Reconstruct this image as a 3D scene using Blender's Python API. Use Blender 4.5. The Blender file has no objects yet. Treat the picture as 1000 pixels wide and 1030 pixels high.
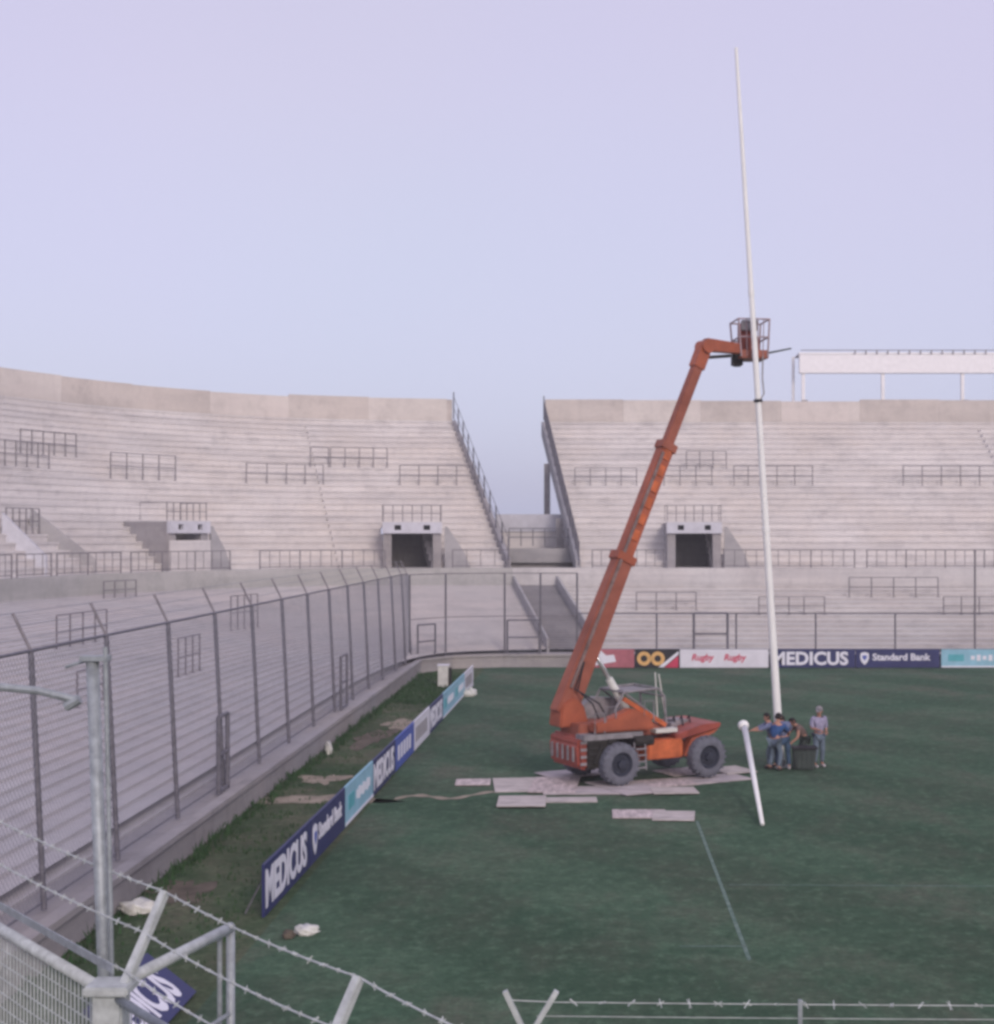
import bpy, bmesh, math, random
from mathutils import Vector, Matrix
random.seed(7)
S = bpy.context.scene
C = S.collection
F, H, VX, VY = 1500.0, 6.8, 600.0, 538.0
def P(px, py, Y): return Vector(((px-VX)*Y/F, Y, H-(py-VY)*Y/F))

# ---------------------------------------------------------------- materials
def new_mat(name):
    m = bpy.data.materials.new(name); m.use_nodes = True
    nt = m.node_tree; b = nt.nodes['Principled BSDF']
    return m, nt, b
def N(nt, t, **kw):
    n = nt.nodes.new(t)
    for k, v in kw.items():
        if k in n.inputs: n.inputs[k].default_value = v
        else: setattr(n, k, v)
    return n
def mat(name, col, rough=0.7, metal=0.0, var=0.12, scale=3.0, bump=0.0, stretch=(1,1,1), col2=None, spec=0.3, bscale=None):
    m, nt, b = new_mat(name); L = nt.links.new
    tc = N(nt, 'ShaderNodeTexCoord'); mp = N(nt, 'ShaderNodeMapping'); mp.inputs['Scale'].default_value = stretch
    L(tc.outputs['Object'], mp.inputs['Vector'])
    nz = N(nt, 'ShaderNodeTexNoise', Scale=scale, Detail=6.0, Roughness=0.6); L(mp.outputs[0], nz.inputs['Vector'])
    rp = N(nt, 'ShaderNodeValToRGB'); L(nz.outputs['Fac'], rp.inputs[0])
    rp.color_ramp.elements[0].position = 0.3; rp.color_ramp.elements[1].position = 0.72
    c2 = col2 if col2 else tuple(min(1, c*(1+var)) for c in col)
    c1 = tuple(c*(1-var) for c in col)
    rp.color_ramp.elements[0].color = (*c1, 1); rp.color_ramp.elements[1].color = (*c2, 1)
    L(rp.outputs[0], b.inputs['Base Color'])
    b.inputs['Roughness'].default_value = rough; b.inputs['Metallic'].default_value = metal
    b.inputs['Specular IOR Level'].default_value = spec
    if bump:
        n2 = N(nt, 'ShaderNodeTexNoise', Scale=bscale or scale*6, Detail=4.0); L(tc.outputs['Object'], n2.inputs['Vector'])
        bp = N(nt, 'ShaderNodeBump', Strength=bump, Distance=0.02); L(n2.outputs['Fac'], bp.inputs['Height']); L(bp.outputs[0], b.inputs['Normal'])
    return m

def concrete(name, base, dark, warm, zs=2.2, amt=0.6):
    """weathered concrete: big blotches, level stains row by row, fine grain and vertical run marks"""
    m, nt, b = new_mat(name); L = nt.links.new
    tc = N(nt, 'ShaderNodeTexCoord')
    mp = N(nt, 'ShaderNodeMapping'); mp.inputs['Scale'].default_value = (0.10, 0.10, zs); L(tc.outputs['Object'], mp.inputs[0])
    n1 = N(nt, 'ShaderNodeTexNoise', Scale=1.0, Detail=5.0, Roughness=0.65); L(mp.outputs[0], n1.inputs['Vector'])
    n2 = N(nt, 'ShaderNodeTexNoise', Scale=0.16, Detail=4.0, Roughness=0.6); L(tc.outputs['Object'], n2.inputs['Vector'])
    n3 = N(nt, 'ShaderNodeTexNoise', Scale=4.0, Detail=6.0, Roughness=0.7); L(tc.outputs['Object'], n3.inputs['Vector'])
    mp2 = N(nt, 'ShaderNodeMapping'); mp2.inputs['Scale'].default_value = (1.6, 1.6, 0.25); L(tc.outputs['Object'], mp2.inputs[0])
    n4 = N(nt, 'ShaderNodeTexNoise', Scale=1.0, Detail=3.0); L(mp2.outputs[0], n4.inputs['Vector'])
    def mix(fac, a, bb):
        x = N(nt, 'ShaderNodeMix', data_type='RGBA'); L(fac, x.inputs[0])
        for i, v in ((6, a), (7, bb)):
            if isinstance(v, tuple): x.inputs[i].default_value = (*v, 1)
            else: L(v, x.inputs[i])
        return x.outputs[2]
    def rmp(o, lo, hi, t0=0.0, t1=1.0):
        x = N(nt, 'ShaderNodeMapRange'); x.inputs[1].default_value = lo; x.inputs[2].default_value = hi
        x.inputs[3].default_value = t0; x.inputs[4].default_value = t1; L(o, x.inputs[0]); return x.outputs[0]
    c = mix(rmp(n2.outputs['Fac'], .38, .62), base, warm)
    c = mix(rmp(n1.outputs['Fac'], .40, .70, 0, amt), c, dark)
    c = mix(rmp(n3.outputs['Fac'], .45, .75, 0, .35), c, dark)
    c = mix(rmp(n4.outputs['Fac'], .52, .75, 0, .30), c, dark)
    n5 = N(nt, 'ShaderNodeTexNoise', Scale=.55, Detail=7.0, Roughness=.75); L(tc.outputs['Object'], n5.inputs['Vector'])
    c = mix(rmp(n5.outputs['Fac'], .50, .70, 0, .55), c, tuple(x*.85 for x in dark))
    L(c, b.inputs['Base Color']); b.inputs['Roughness'].default_value = .9; b.inputs['Specular IOR Level'].default_value = .15
    bp = N(nt, 'ShaderNodeBump', Strength=.4, Distance=.03); L(n3.outputs['Fac'], bp.inputs['Height']); L(bp.outputs[0], b.inputs['Normal'])
    return m

def grass(name, g1, g2, brown, bfac=(.55, .75, .5), sc=.22):
    m, nt, b = new_mat(name); L = nt.links.new
    tc = N(nt, 'ShaderNodeTexCoord')
    def noise(sc_, det=5.0, st=None, r=.6):
        n = N(nt, 'ShaderNodeTexNoise', Scale=sc_, Detail=det, Roughness=r)
        if st:
            mp = N(nt, 'ShaderNodeMapping'); mp.inputs['Scale'].default_value = st; L(tc.outputs['Object'], mp.inputs[0]); L(mp.outputs[0], n.inputs['Vector'])
        else: L(tc.outputs['Object'], n.inputs['Vector'])
        return n.outputs['Fac']
    def rmp(o, lo, hi, t0=0.0, t1=1.0):
        x = N(nt, 'ShaderNodeMapRange'); x.inputs[1].default_value = lo; x.inputs[2].default_value = hi
        x.inputs[3].default_value = t0; x.inputs[4].default_value = t1; L(o, x.inputs[0]); return x.outputs[0]
    def mix(fac, a, bb):
        x = N(nt, 'ShaderNodeMix', data_type='RGBA'); L(fac, x.inputs[0])
        for i, v in ((6, a), (7, bb)):
            if isinstance(v, tuple): x.inputs[i].default_value = (*v, 1)
            else: L(v, x.inputs[i])
        return x.outputs[2]
    c = mix(rmp(noise(sc, 6.0), .35, .65), g1, g2)
    c = mix(rmp(noise(.35, 6.0, (1, .55, 1), .7), bfac[0], bfac[1], 0, bfac[2]), c, brown)
    wv = N(nt, 'ShaderNodeTexWave', Scale=.055, Distortion=1.2, Detail=2.0); wm_ = N(nt, 'ShaderNodeMapping'); wm_.inputs['Rotation'].default_value = (0, 0, math.radians(-38)); L(tc.outputs['Object'], wm_.inputs[0]); L(wm_.outputs[0], wv.inputs['Vector'])
    c = mix(rmp(wv.outputs['Fac'], .35, .65, 0, .42), c, tuple(x*.5 for x in g1))
    # mowing bands run across the pitch
    c = mix(rmp(noise(1.0, 3.0, (.05, .42, 1)), .42, .6, 0, .35), c, tuple(x*.72 for x in g1))
    c = mix(rmp(noise(1.3, 6.0, None, .7), .44, .64, 0, .42), c, tuple(x*.55 for x in g1))
    c = mix(rmp(noise(3.2, 8.0, (1, .8, 1), .8), .50, .68, 0, .6), c, tuple(min(1, x*1.7) for x in g2))
    c = mix(rmp(noise(6.0, 8.0, None, .85), .44, .62, 0, .65), c, tuple(x*.5 for x in g1))
    c = mix(rmp(noise(16.0, 8.0, None, .8), .56, .76, 0, .5), c, tuple(min(1, x*2.0) for x in g2))
    L(c, b.inputs['Base Color']); b.inputs['Roughness'].default_value = 1.0; b.inputs['Specular IOR Level'].default_value = .05
    bp = N(nt, 'ShaderNodeBump', Strength=.8, Distance=.05); L(noise(22.0, 5.0), bp.inputs['Height']); L(bp.outputs[0], b.inputs['Normal'])
    return m

M = {}
M['terrace'] = concrete('terrace_concrete', (.71, .68, .665), (.47, .45, .455), (.66, .615, .585), amt=.6)
M['terrace_low'] = concrete('terrace_concrete_lower', (.52, .50, .505), (.39, .38, .395), (.54, .50, .495), zs=7.0)
M['terrace_end'] = concrete('terrace_concrete_end', (.63, .61, .60), (.43, .415, .42), (.60, .565, .55), zs=4.0)
M['walk_left'] = concrete('walkway_concrete', (.47, .46, .45), (.30, .30, .29), (.44, .43, .41), zs=1.0)
M['rimwall'] = concrete('rim_concrete', (.62, .56, .51), (.43, .39, .365), (.58, .53, .49), zs=.5, amt=.7)
M['rimwall2'] = concrete('rim_concrete_pale', (.70, .65, .60), (.50, .46, .43), (.66, .60, .56), zs=.5, amt=.6)
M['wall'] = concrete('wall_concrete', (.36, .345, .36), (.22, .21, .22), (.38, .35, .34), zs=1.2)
M['stair'] = concrete('stair_concrete', (.42, .41, .415), (.28, .275, .29), (.42, .40, .40), zs=1.2)
M['strip'] = concrete('shaded_stair_concrete', (.30, .29, .31), (.19, .185, .20), (.33, .31, .32), zs=2)  # shadow running down the corner stair, painted in as darker concrete
M['whitecon'] = mat('painted_concrete', (.56, .56, .61), .8, var=.1, scale=2.5)
M['steel'] = mat('dark_steel', (.155, .15, .175), .5, .3, var=.3, scale=8)
M['steel2'] = mat('weathered_barrier_steel', (.20, .185, .20), .55, .2, var=.3, scale=8)
M['galv'] = mat('galvanised_steel', (.33, .36, .38), .5, .25, var=.25, scale=14, bump=.1)
M['galvL'] = mat('pale_galvanised_steel', (.50, .53, .52), .5, .15, var=.22, scale=14, bump=.15)
M['wire'] = mat('fence_wire', (.30, .31, .34), .5, .4, var=.2)
M['meshw'] = mat('mesh_wire', (.25, .25, .28), .6, .2, var=.2)
M['pitch'] = grass('pitch_grass', (.070, .136, .084), (.112, .176, .114), (.165, .150, .120), (.44, .64, .75))
M['verge'] = grass('verge_grass', (.068, .118, .060), (.108, .145, .082), (.20, .17, .13), (.42, .62, .85), .5)
M['ground'] = mat('bare_ground', (.10, .105, .08), 1, var=.3, scale=.6, bump=.3)
M['sand'] = mat('sandy_dirt', (.30, .255, .20), 1, var=.35, scale=2.0, bump=.3)
M['mud'] = mat('dark_mud', (.12, .10, .078), 1, var=.4, scale=2.0, bump=.3)
M['orange'] = mat('orange_paint', (.35, .095, .05), .5, var=.3, scale=1.3, spec=.35, bump=.1, col2=(.44, .115, .055))
M['orangeD'] = mat('faded_orange_paint', (.31, .095, .06), .6, var=.3, scale=1.3, col2=(.38, .125, .08), spec=.3, bump=.05)
M['orangeL'] = mat('bright_orange_paint', (.50, .125, .045), .5, var=.35, scale=3)
M['hose'] = mat('hose_carrier', (.20, .14, .13), .7, var=.4, scale=6)
M['basket'] = mat('faded_basket_steel', (.36, .27, .29), .6, var=.3, scale=6)
M['red'] = mat('red_paint', (.30, .07, .05), .5, var=.3, scale=3)
M['dark'] = mat('engine_dark', (.025, .023, .02), .7, var=.4, scale=5, bump=.2)
M['greyp'] = mat('grey_panel', (.25, .235, .25), .6, var=.3, scale=5)
M['tyre'] = mat('dusty_tyre', (.135, .14, .17), .9, var=.3, scale=5, bump=.3)
M['rim'] = mat('wheel_rim', (.035, .04, .06), .6, var=.3, scale=5)
M['chrome'] = mat('cylinder_rod', (.6, .62, .62), .25, .6, var=.1)
M['white'] = mat('white_paint', (.84, .84, .82), .5, var=.05, scale=2)
M['framewhite'] = mat('weathered_white_steel', (.84, .83, .84), .7, var=.06)
M['black'] = mat('black_plastic', (.02, .02, .025), .6, var=.2)
M['ply'] = mat('plywood', (.50, .455, .43), .85, var=.45, scale=1.6, stretch=(1, 4, 1), bump=.1)
M['ply2'] = mat('plywood_pink', (.50, .43, .42), .85, var=.45, scale=1.6, stretch=(4, 1, 1), bump=.1)
M['ply3'] = mat('plywood_worn', (.48, .43, .43), .9, var=.4, scale=1.2, stretch=(1, 4, 1), bump=.1)
M['navy'] = mat('navy_vinyl', (.03, .036, .125), .5, var=.15, scale=2)
M['blue'] = mat('blue_vinyl', (.07, .11, .42), .5, var=.15, scale=2)
M['cyan'] = mat('cyan_vinyl', (.27, .50, .62), .5, var=.12, scale=2)
M['teal'] = mat('teal_ink', (.10, .40, .46), .5, var=.12, scale=2)
M['vwhite'] = mat('white_vinyl', (.70, .69, .76), .5, var=.08, scale=2)
M['ink'] = mat('white_ink', (.74, .74, .82), .5, var=.05, scale=2)
M['redink'] = mat('red_ink', (.55, .05, .11), .5, var=.1)
M['redvinyl'] = mat('faded_red_vinyl', (.40, .13, .16), .5, var=.2)
M['yellow'] = mat('yellow_ink', (.70, .42, .16), .5, var=.2)
M['skin'] = mat('skin', (.42, .22, .16), .6, var=.08, scale=12)
M['hair'] = mat('dark_hair', (.015, .012, .012), .7, var=.3, scale=20)
M['denim'] = mat('denim', (.055, .10, .17), .9, var=.25, scale=10)
M['denimL'] = mat('washed_denim', (.13, .17, .22), .9, var=.25, scale=10)
M['navycl'] = mat('blue_cloth', (.035, .085, .22), .9, var=.2, scale=10)
M['greyblue'] = mat('greyblue_cloth', (.14, .165, .27), .9, var=.2, scale=10)
M['lilac'] = mat('lilac_cloth', (.30, .28, .40), .9, var=.2, scale=10)
M['brown'] = mat('brown_cloth', (.16, .11, .10), .9, var=.2, scale=10)
M['greencl'] = mat('dark_green_plastic', (.045, .06, .055), .6, var=.3, scale=4)
M['leather'] = mat('shoe_leather', (.05, .04, .04), .6, var=.2)
M['trainers'] = mat('pale_shoe', (.45, .42, .45), .7, var=.2)
M['rope'] = mat('rope_fibre', (.30, .29, .30), .9, var=.2)
M['oldwhite'] = mat('aged_white_paint', (.62, .62, .58), .6, var=.15, scale=4)
M['weed'] = mat('weed_leaf', (.035, .085, .03), .8, var=.5, scale=6)
def line_mat():
    m, nt, b = new_mat('worn_line_marking'); L = nt.links.new
    tc = N(nt, 'ShaderNodeTexCoord'); n = N(nt, 'ShaderNodeTexNoise', Scale=5.0, Detail=8.0, Roughness=.8); L(tc.outputs['Object'], n.inputs['Vector'])
    r = N(nt, 'ShaderNodeValToRGB'); L(n.outputs['Fac'], r.inputs[0])
    r.color_ramp.elements[0].position = .42; r.color_ramp.elements[0].color = (.07, .13, .10, 1)
    r.color_ramp.elements[1].position = .66; r.color_ramp.elements[1].color = (.21, .28, .24, 1)
    L(r.outputs[0], b.inputs['Base Color']); b.inputs['Roughness'].default_value = 1
    return m
M['line'] = line_mat()

# ---------------------------------------------------------------- mesh helpers
def frame(d):
    d = d.normalized(); up = Vector((0, 0, 1)) if abs(d.z) < .95 else Vector((1, 0, 0))
    a = d.cross(up).normalized(); return a, a.cross(d).normalized()
class MB:
    def __init__(s): s.v = []; s.f = []
    def box(s, c, size, mtx=None, taper=1.0):
        x, y, z = [k/2 for k in size]; c = Vector(c); i = len(s.v)
        for dz in (-1, 1):
            t = taper if dz > 0 else 1
            for dx, dy in ((-1, -1), (1, -1), (1, 1), (-1, 1)):
                p = Vector((dx*x*t, dy*y*t, dz*z))
                if mtx: p = mtx @ p
                s.v.append(c+p)
        s.f += [[i+k for k in q] for q in ((3, 2, 1, 0), (4, 5, 6, 7), (0, 1, 5, 4), (1, 2, 6, 5), (2, 3, 7, 6), (3, 0, 4, 7))]
        return s
    def beam(s, a, b, w, h=None, w2=None, h2=None):
        a, b = Vector(a), Vector(b); h = h or w; w2 = w2 or w; h2 = h2 or h
        r, u = frame(b-a); i = len(s.v)
        for p, ww, hh in ((a, w, h), (b, w2, h2)):
            for dx, dy in ((-1, -1), (1, -1), (1, 1), (-1, 1)): s.v.append(p+r*dx*ww/2+u*dy*hh/2)
        s.f += [[i+k for k in q] for q in ((0, 1, 2, 3), (7, 6, 5, 4), (0, 4, 5, 1), (1, 5, 6, 2), (2, 6, 7, 3), (3, 7, 4, 0))]
        return s
    def tube(s, pts, r, n=8, r2=None, caps=True):
        pts = [Vector(p) for p in pts]; base = len(s.v); m = len(pts)
        for k, p in enumerate(pts):
            d = pts[min(k+1, m-1)]-pts[max(k-1, 0)]
            a, u = frame(d)
            rr = r if r2 is None else r+(r2-r)*k/(m-1)
            if isinstance(r, (list, tuple)): rr = r[k]
            for j in range(n):
                t = 2*math.pi*j/n; s.v.append(p+a*math.cos(t)*rr+u*math.sin(t)*rr)
        for k in range(m-1):
            for j in range(n):
                a0 = base+k*n+j; a1 = base+k*n+(j+1) % n
                s.f.append([a0, a1, a1+n, a0+n])
        if caps: s.f.append([base+j for j in range(n)][::-1]); s.f.append([base+(m-1)*n+j for j in range(n)])
        return s
    def lathe(s, o, axis, prof, n=20, caps=True):
        o = Vector(o); ax = Vector(axis).normalized(); a, u = frame(ax); base = len(s.v)
        for h, r in prof:
            for j in range(n):
                t = 2*math.pi*j/n; s.v.append(o+ax*h+a*math.cos(t)*r+u*math.sin(t)*r)
        for k in range(len(prof)-1):
            for j in range(n):
                a0 = base+k*n+j; a1 = base+k*n+(j+1) % n; s.f.append([a0, a1, a1+n, a0+n])
        if caps: s.f.append([base+j for j in range(n)][::-1]); s.f.append([base+(len(prof)-1)*n+j for j in range(n)])
        return s
    def prism(s, poly, ext):
        """poly: list of 3D points (planar), ext: extrusion vector"""
        i = len(s.v); n = len(poly); e = Vector(ext)
        s.v += [Vector(p) for p in poly]+[Vector(p)+e for p in poly]
        s.f.append([i+k for k in range(n)][::-1]); s.f.append([i+n+k for k in range(n)])
        for k in range(n): s.f.append([i+k, i+(k+1) % n, i+n+(k+1) % n, i+n+k])
        return s
    def quad(s, a, b, c, d):
        i = len(s.v); s.v += [Vector(p) for p in (a, b, c, d)]; s.f.append([i, i+1, i+2, i+3]); return s
    def mesh(s, name, m, bevel=0):
        me = bpy.data.meshes.new(name); me.from_pydata([tuple(v) for v in s.v], [], s.f)
        me.materials.append(m)
        bm = bmesh.new(); bm.from_mesh(me)
        if bevel: bmesh.ops.bevel(bm, geom=bm.edges[:], offset=bevel, segments=2, affect='EDGES', clamp_overlap=True)
        bmesh.ops.recalc_face_normals(bm, faces=bm.faces[:]); bm.to_mesh(me); bm.free()
        return me
    def build(s, name, m, parent=None, bevel=0, smooth=False):
        me = s.mesh(name, m, bevel)
        if smooth: me.shade_smooth()
        return link(name, me, parent)
def link(name, me, parent=None, loc=None):
    o = bpy.data.objects.new(name, me); C.objects.link(o)
    if parent:
        o.parent = parent
        if loc is None: o.location = (0, 0, 0) if parent.parent else -parent.location if parent.rotation_euler.z == 0 and not parent.get('local') else (0, 0, 0)
        else: o.location = loc
    elif loc is not None: o.location = loc
    return o
def tag(o, label, cat, group=None):
    o['label'] = label; o['category'] = cat
    if group: o['group'] = group
    return o
def thing(name, label, cat, loc=(0, 0, 0), rz=0, group=None, local=False):
    """local=True: parts are modelled in the thing's own axes; otherwise in world axes and shifted back"""
    o = bpy.data.objects.new(name, None); C.objects.link(o); o.location = loc; o.rotation_euler = (0, 0, rz)
    o.empty_display_size = .2
    if local: o['local'] = 1
    return tag(o, label, cat, group)
def struct(name, mb, m, kind='structure'):
    o = mb.build(name, m); o['kind'] = kind; return o

# ---------------------------------------------------------------- grandstand curves
ST = [((-9.9, 4), (-31, 30), (-46, 42)), ((-9.9, 24), (-28.5, 48), (-41, 62)), ((-9.9, 42), (-27.2, 62), (-38, 77)),
      ((-9.9, 55), (-25.4, 74), (-34.8, 88)), ((-9.7, 65), (-22.0, 82), (-30, 97)), ((-8.9, 72.5), (-17, 87), (-23, 103.5)),
      ((-7, 76.5), (-11, 88.8), (-16.5, 106.3)), ((-2.6, 78.3), (-5.0, 89.2), (-10.4, 107.6)), ((1.7, 78.5), (-.7, 89.2), (-3.7, 108.4)),
      ((12, 78.5), (12, 89.2), (12, 108.5)), ((30, 78.5), (30, 89.2), (30, 108.5)), ((52, 78.5), (52, 89.2), (52, 108.5))]
def cr(s, j):
    i = min(max(int(math.floor(s)), 0), len(ST)-2); t = s-i
    p1 = Vector(ST[i][j]); p2 = Vector(ST[i+1][j])
    if i >= 7: return p1.lerp(p2, t)
    p0 = Vector(ST[max(i-1, 0)][j]); p3 = Vector(ST[min(i+2, len(ST)-1)][j])
    if i == 6: p3 = p2*2-p1
    return .5*((2*p1)+(p2-p0)*t+(2*p0-5*p1+4*p2-p3)*t*t+(3*p1-p0-3*p2+p3)*t*t*t)
def Bc(s): return cr(s, 0)
def Wc(s): return cr(s, 1)
def Rc(s): return cr(s, 2)
def Uc(s):
    w, r = Wc(s), Rc(s); return w+(r-w).normalized()*1.6
ZB, ZW, ZL, ZU, ZR, ZT = .8, 3.8, 4.8, 4.8, 15.0, 16.65
NL, NU = 14, 25
def srange(a, b, step=.1, extra=()):
    L = [a]; x = math.floor(a/step+1)*step
    while x < b-1e-4: L.append(x); x += step
    L.append(b); L += [e for e in extra if a < e < b]
    return sorted(set(round(x, 5) for x in L))
def terrace(A, Bf, z0, z1, n, ss, lip=.12, holes=()):
    mb = MB(); prof = []
    for k in range(n):
        za = z0+(z1-z0)*k/n; zb = z0+(z1-z0)*(k+1)/n
        rh = zb-za
        prof += [((k/n, 0), za, k), (((k+1)/n, 0), za, k), (((k+1)/n, 0), zb-min(.12, rh*.4), k), (((k+1)/n, -lip), zb-min(.12, rh*.4), k), (((k+1)/n, -lip), zb, k)]
    def pt(s, fr, z):
        a, b = A(s), Bf(s); d = b-a; l = d.length; q = a+d*(fr[0]+(fr[1]/l)); return Vector((q.x, q.y, z))
    cols = [[pt(s, p[0], p[1]) for p in prof] for s in ss]
    np_ = len(prof)
    for c in cols: mb.v += c
    for i in range(len(ss)-1):
        mid = (ss[i]+ss[i+1])/2
        for j in range(np_-1):
            k = prof[j][2]
            if any(h0 < mid < h1 and k < kk for h0, h1, kk in holes): continue
            a = i*np_+j; mb.f.append([a, a+np_, a+np_+1, a+1])
    return mb
def ribbon(fn_a, za, fn_b, zb, ss):
    mb = MB()
    for s in ss:
        a, b = fn_a(s), fn_b(s); mb.v += [Vector((a.x, a.y, za)), Vector((b.x, b.y, zb))]
    for i in range(len(ss)-1): mb.f.append([2*i, 2*i+2, 2*i+3, 2*i+1])
    return mb
def wallstrip(fn, fn2, z0, z1, ss):
    """solid wall between two plan curves"""
    mb = MB()
    for s in ss:
        a, b = fn(s), fn2(s); mb.v += [Vector((a.x, a.y, z0)), Vector((a.x, a.y, z1)), Vector((b.x, b.y, z1)), Vector((b.x, b.y, z0))]
    for i in range(len(ss)-1):
        for j in range(4): mb.f.append([4*i+j, 4*i+4+j, 4*i+4+(j+1) % 4, 4*i+(j+1) % 4])
    mb.f.append([0, 1, 2, 3]); e = 4*(len(ss)-1); mb.f.append([e+3, e+2, e+1, e]); return mb
def off(fn, fn2, d):
    def g(s):
        a, b = fn(s), fn2(s); return a+(b-a).normalized()*d
    return g
def s_at(px, fn, a, b):
    best = None
    for i in range(801):
        s = a+(b-a)*i/800; q = fn(s)
        if q.y < 5: continue
        e = abs(VX+q.x/q.y*F-px)
        if best is None or e < best[0]: best = (e, s)
    return best[1]
def on_tier(px, py, upper=True, a=0, b=11):
    A, Bf, z0, z1, n = (Uc, Rc, ZU, ZR, NU) if upper else (Bc, Wc, ZB, ZW, NL)
    best = None
    lo, hi, f0, f1 = a, b, 0, 1
    for it in range(5):
        ns, nf = 60, 60; best = None
        for i in range(ns+1):
            s = lo+(hi-lo)*i/ns; q0, q1 = A(s), Bf(s)
            for j in range(nf+1):
                f = f0+(f1-f0)*j/nf; q = q0.lerp(q1, f); z = z0+(z1-z0)*f
                if q.y < 5: continue
                e = (VX+q.x/q.y*F-px)**2+(VY-(z-H)/q.y*F-py)**2
                if best is None or e < best[0]: best = (e, s, f)
        w = (hi-lo)/12; lo, hi = max(a, best[1]-w), min(b, best[1]+w)
        w = (f1-f0)/12; f0, f1 = max(0, best[2]-w), min(1, best[2]+w)
    return best[1], best[2]

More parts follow.
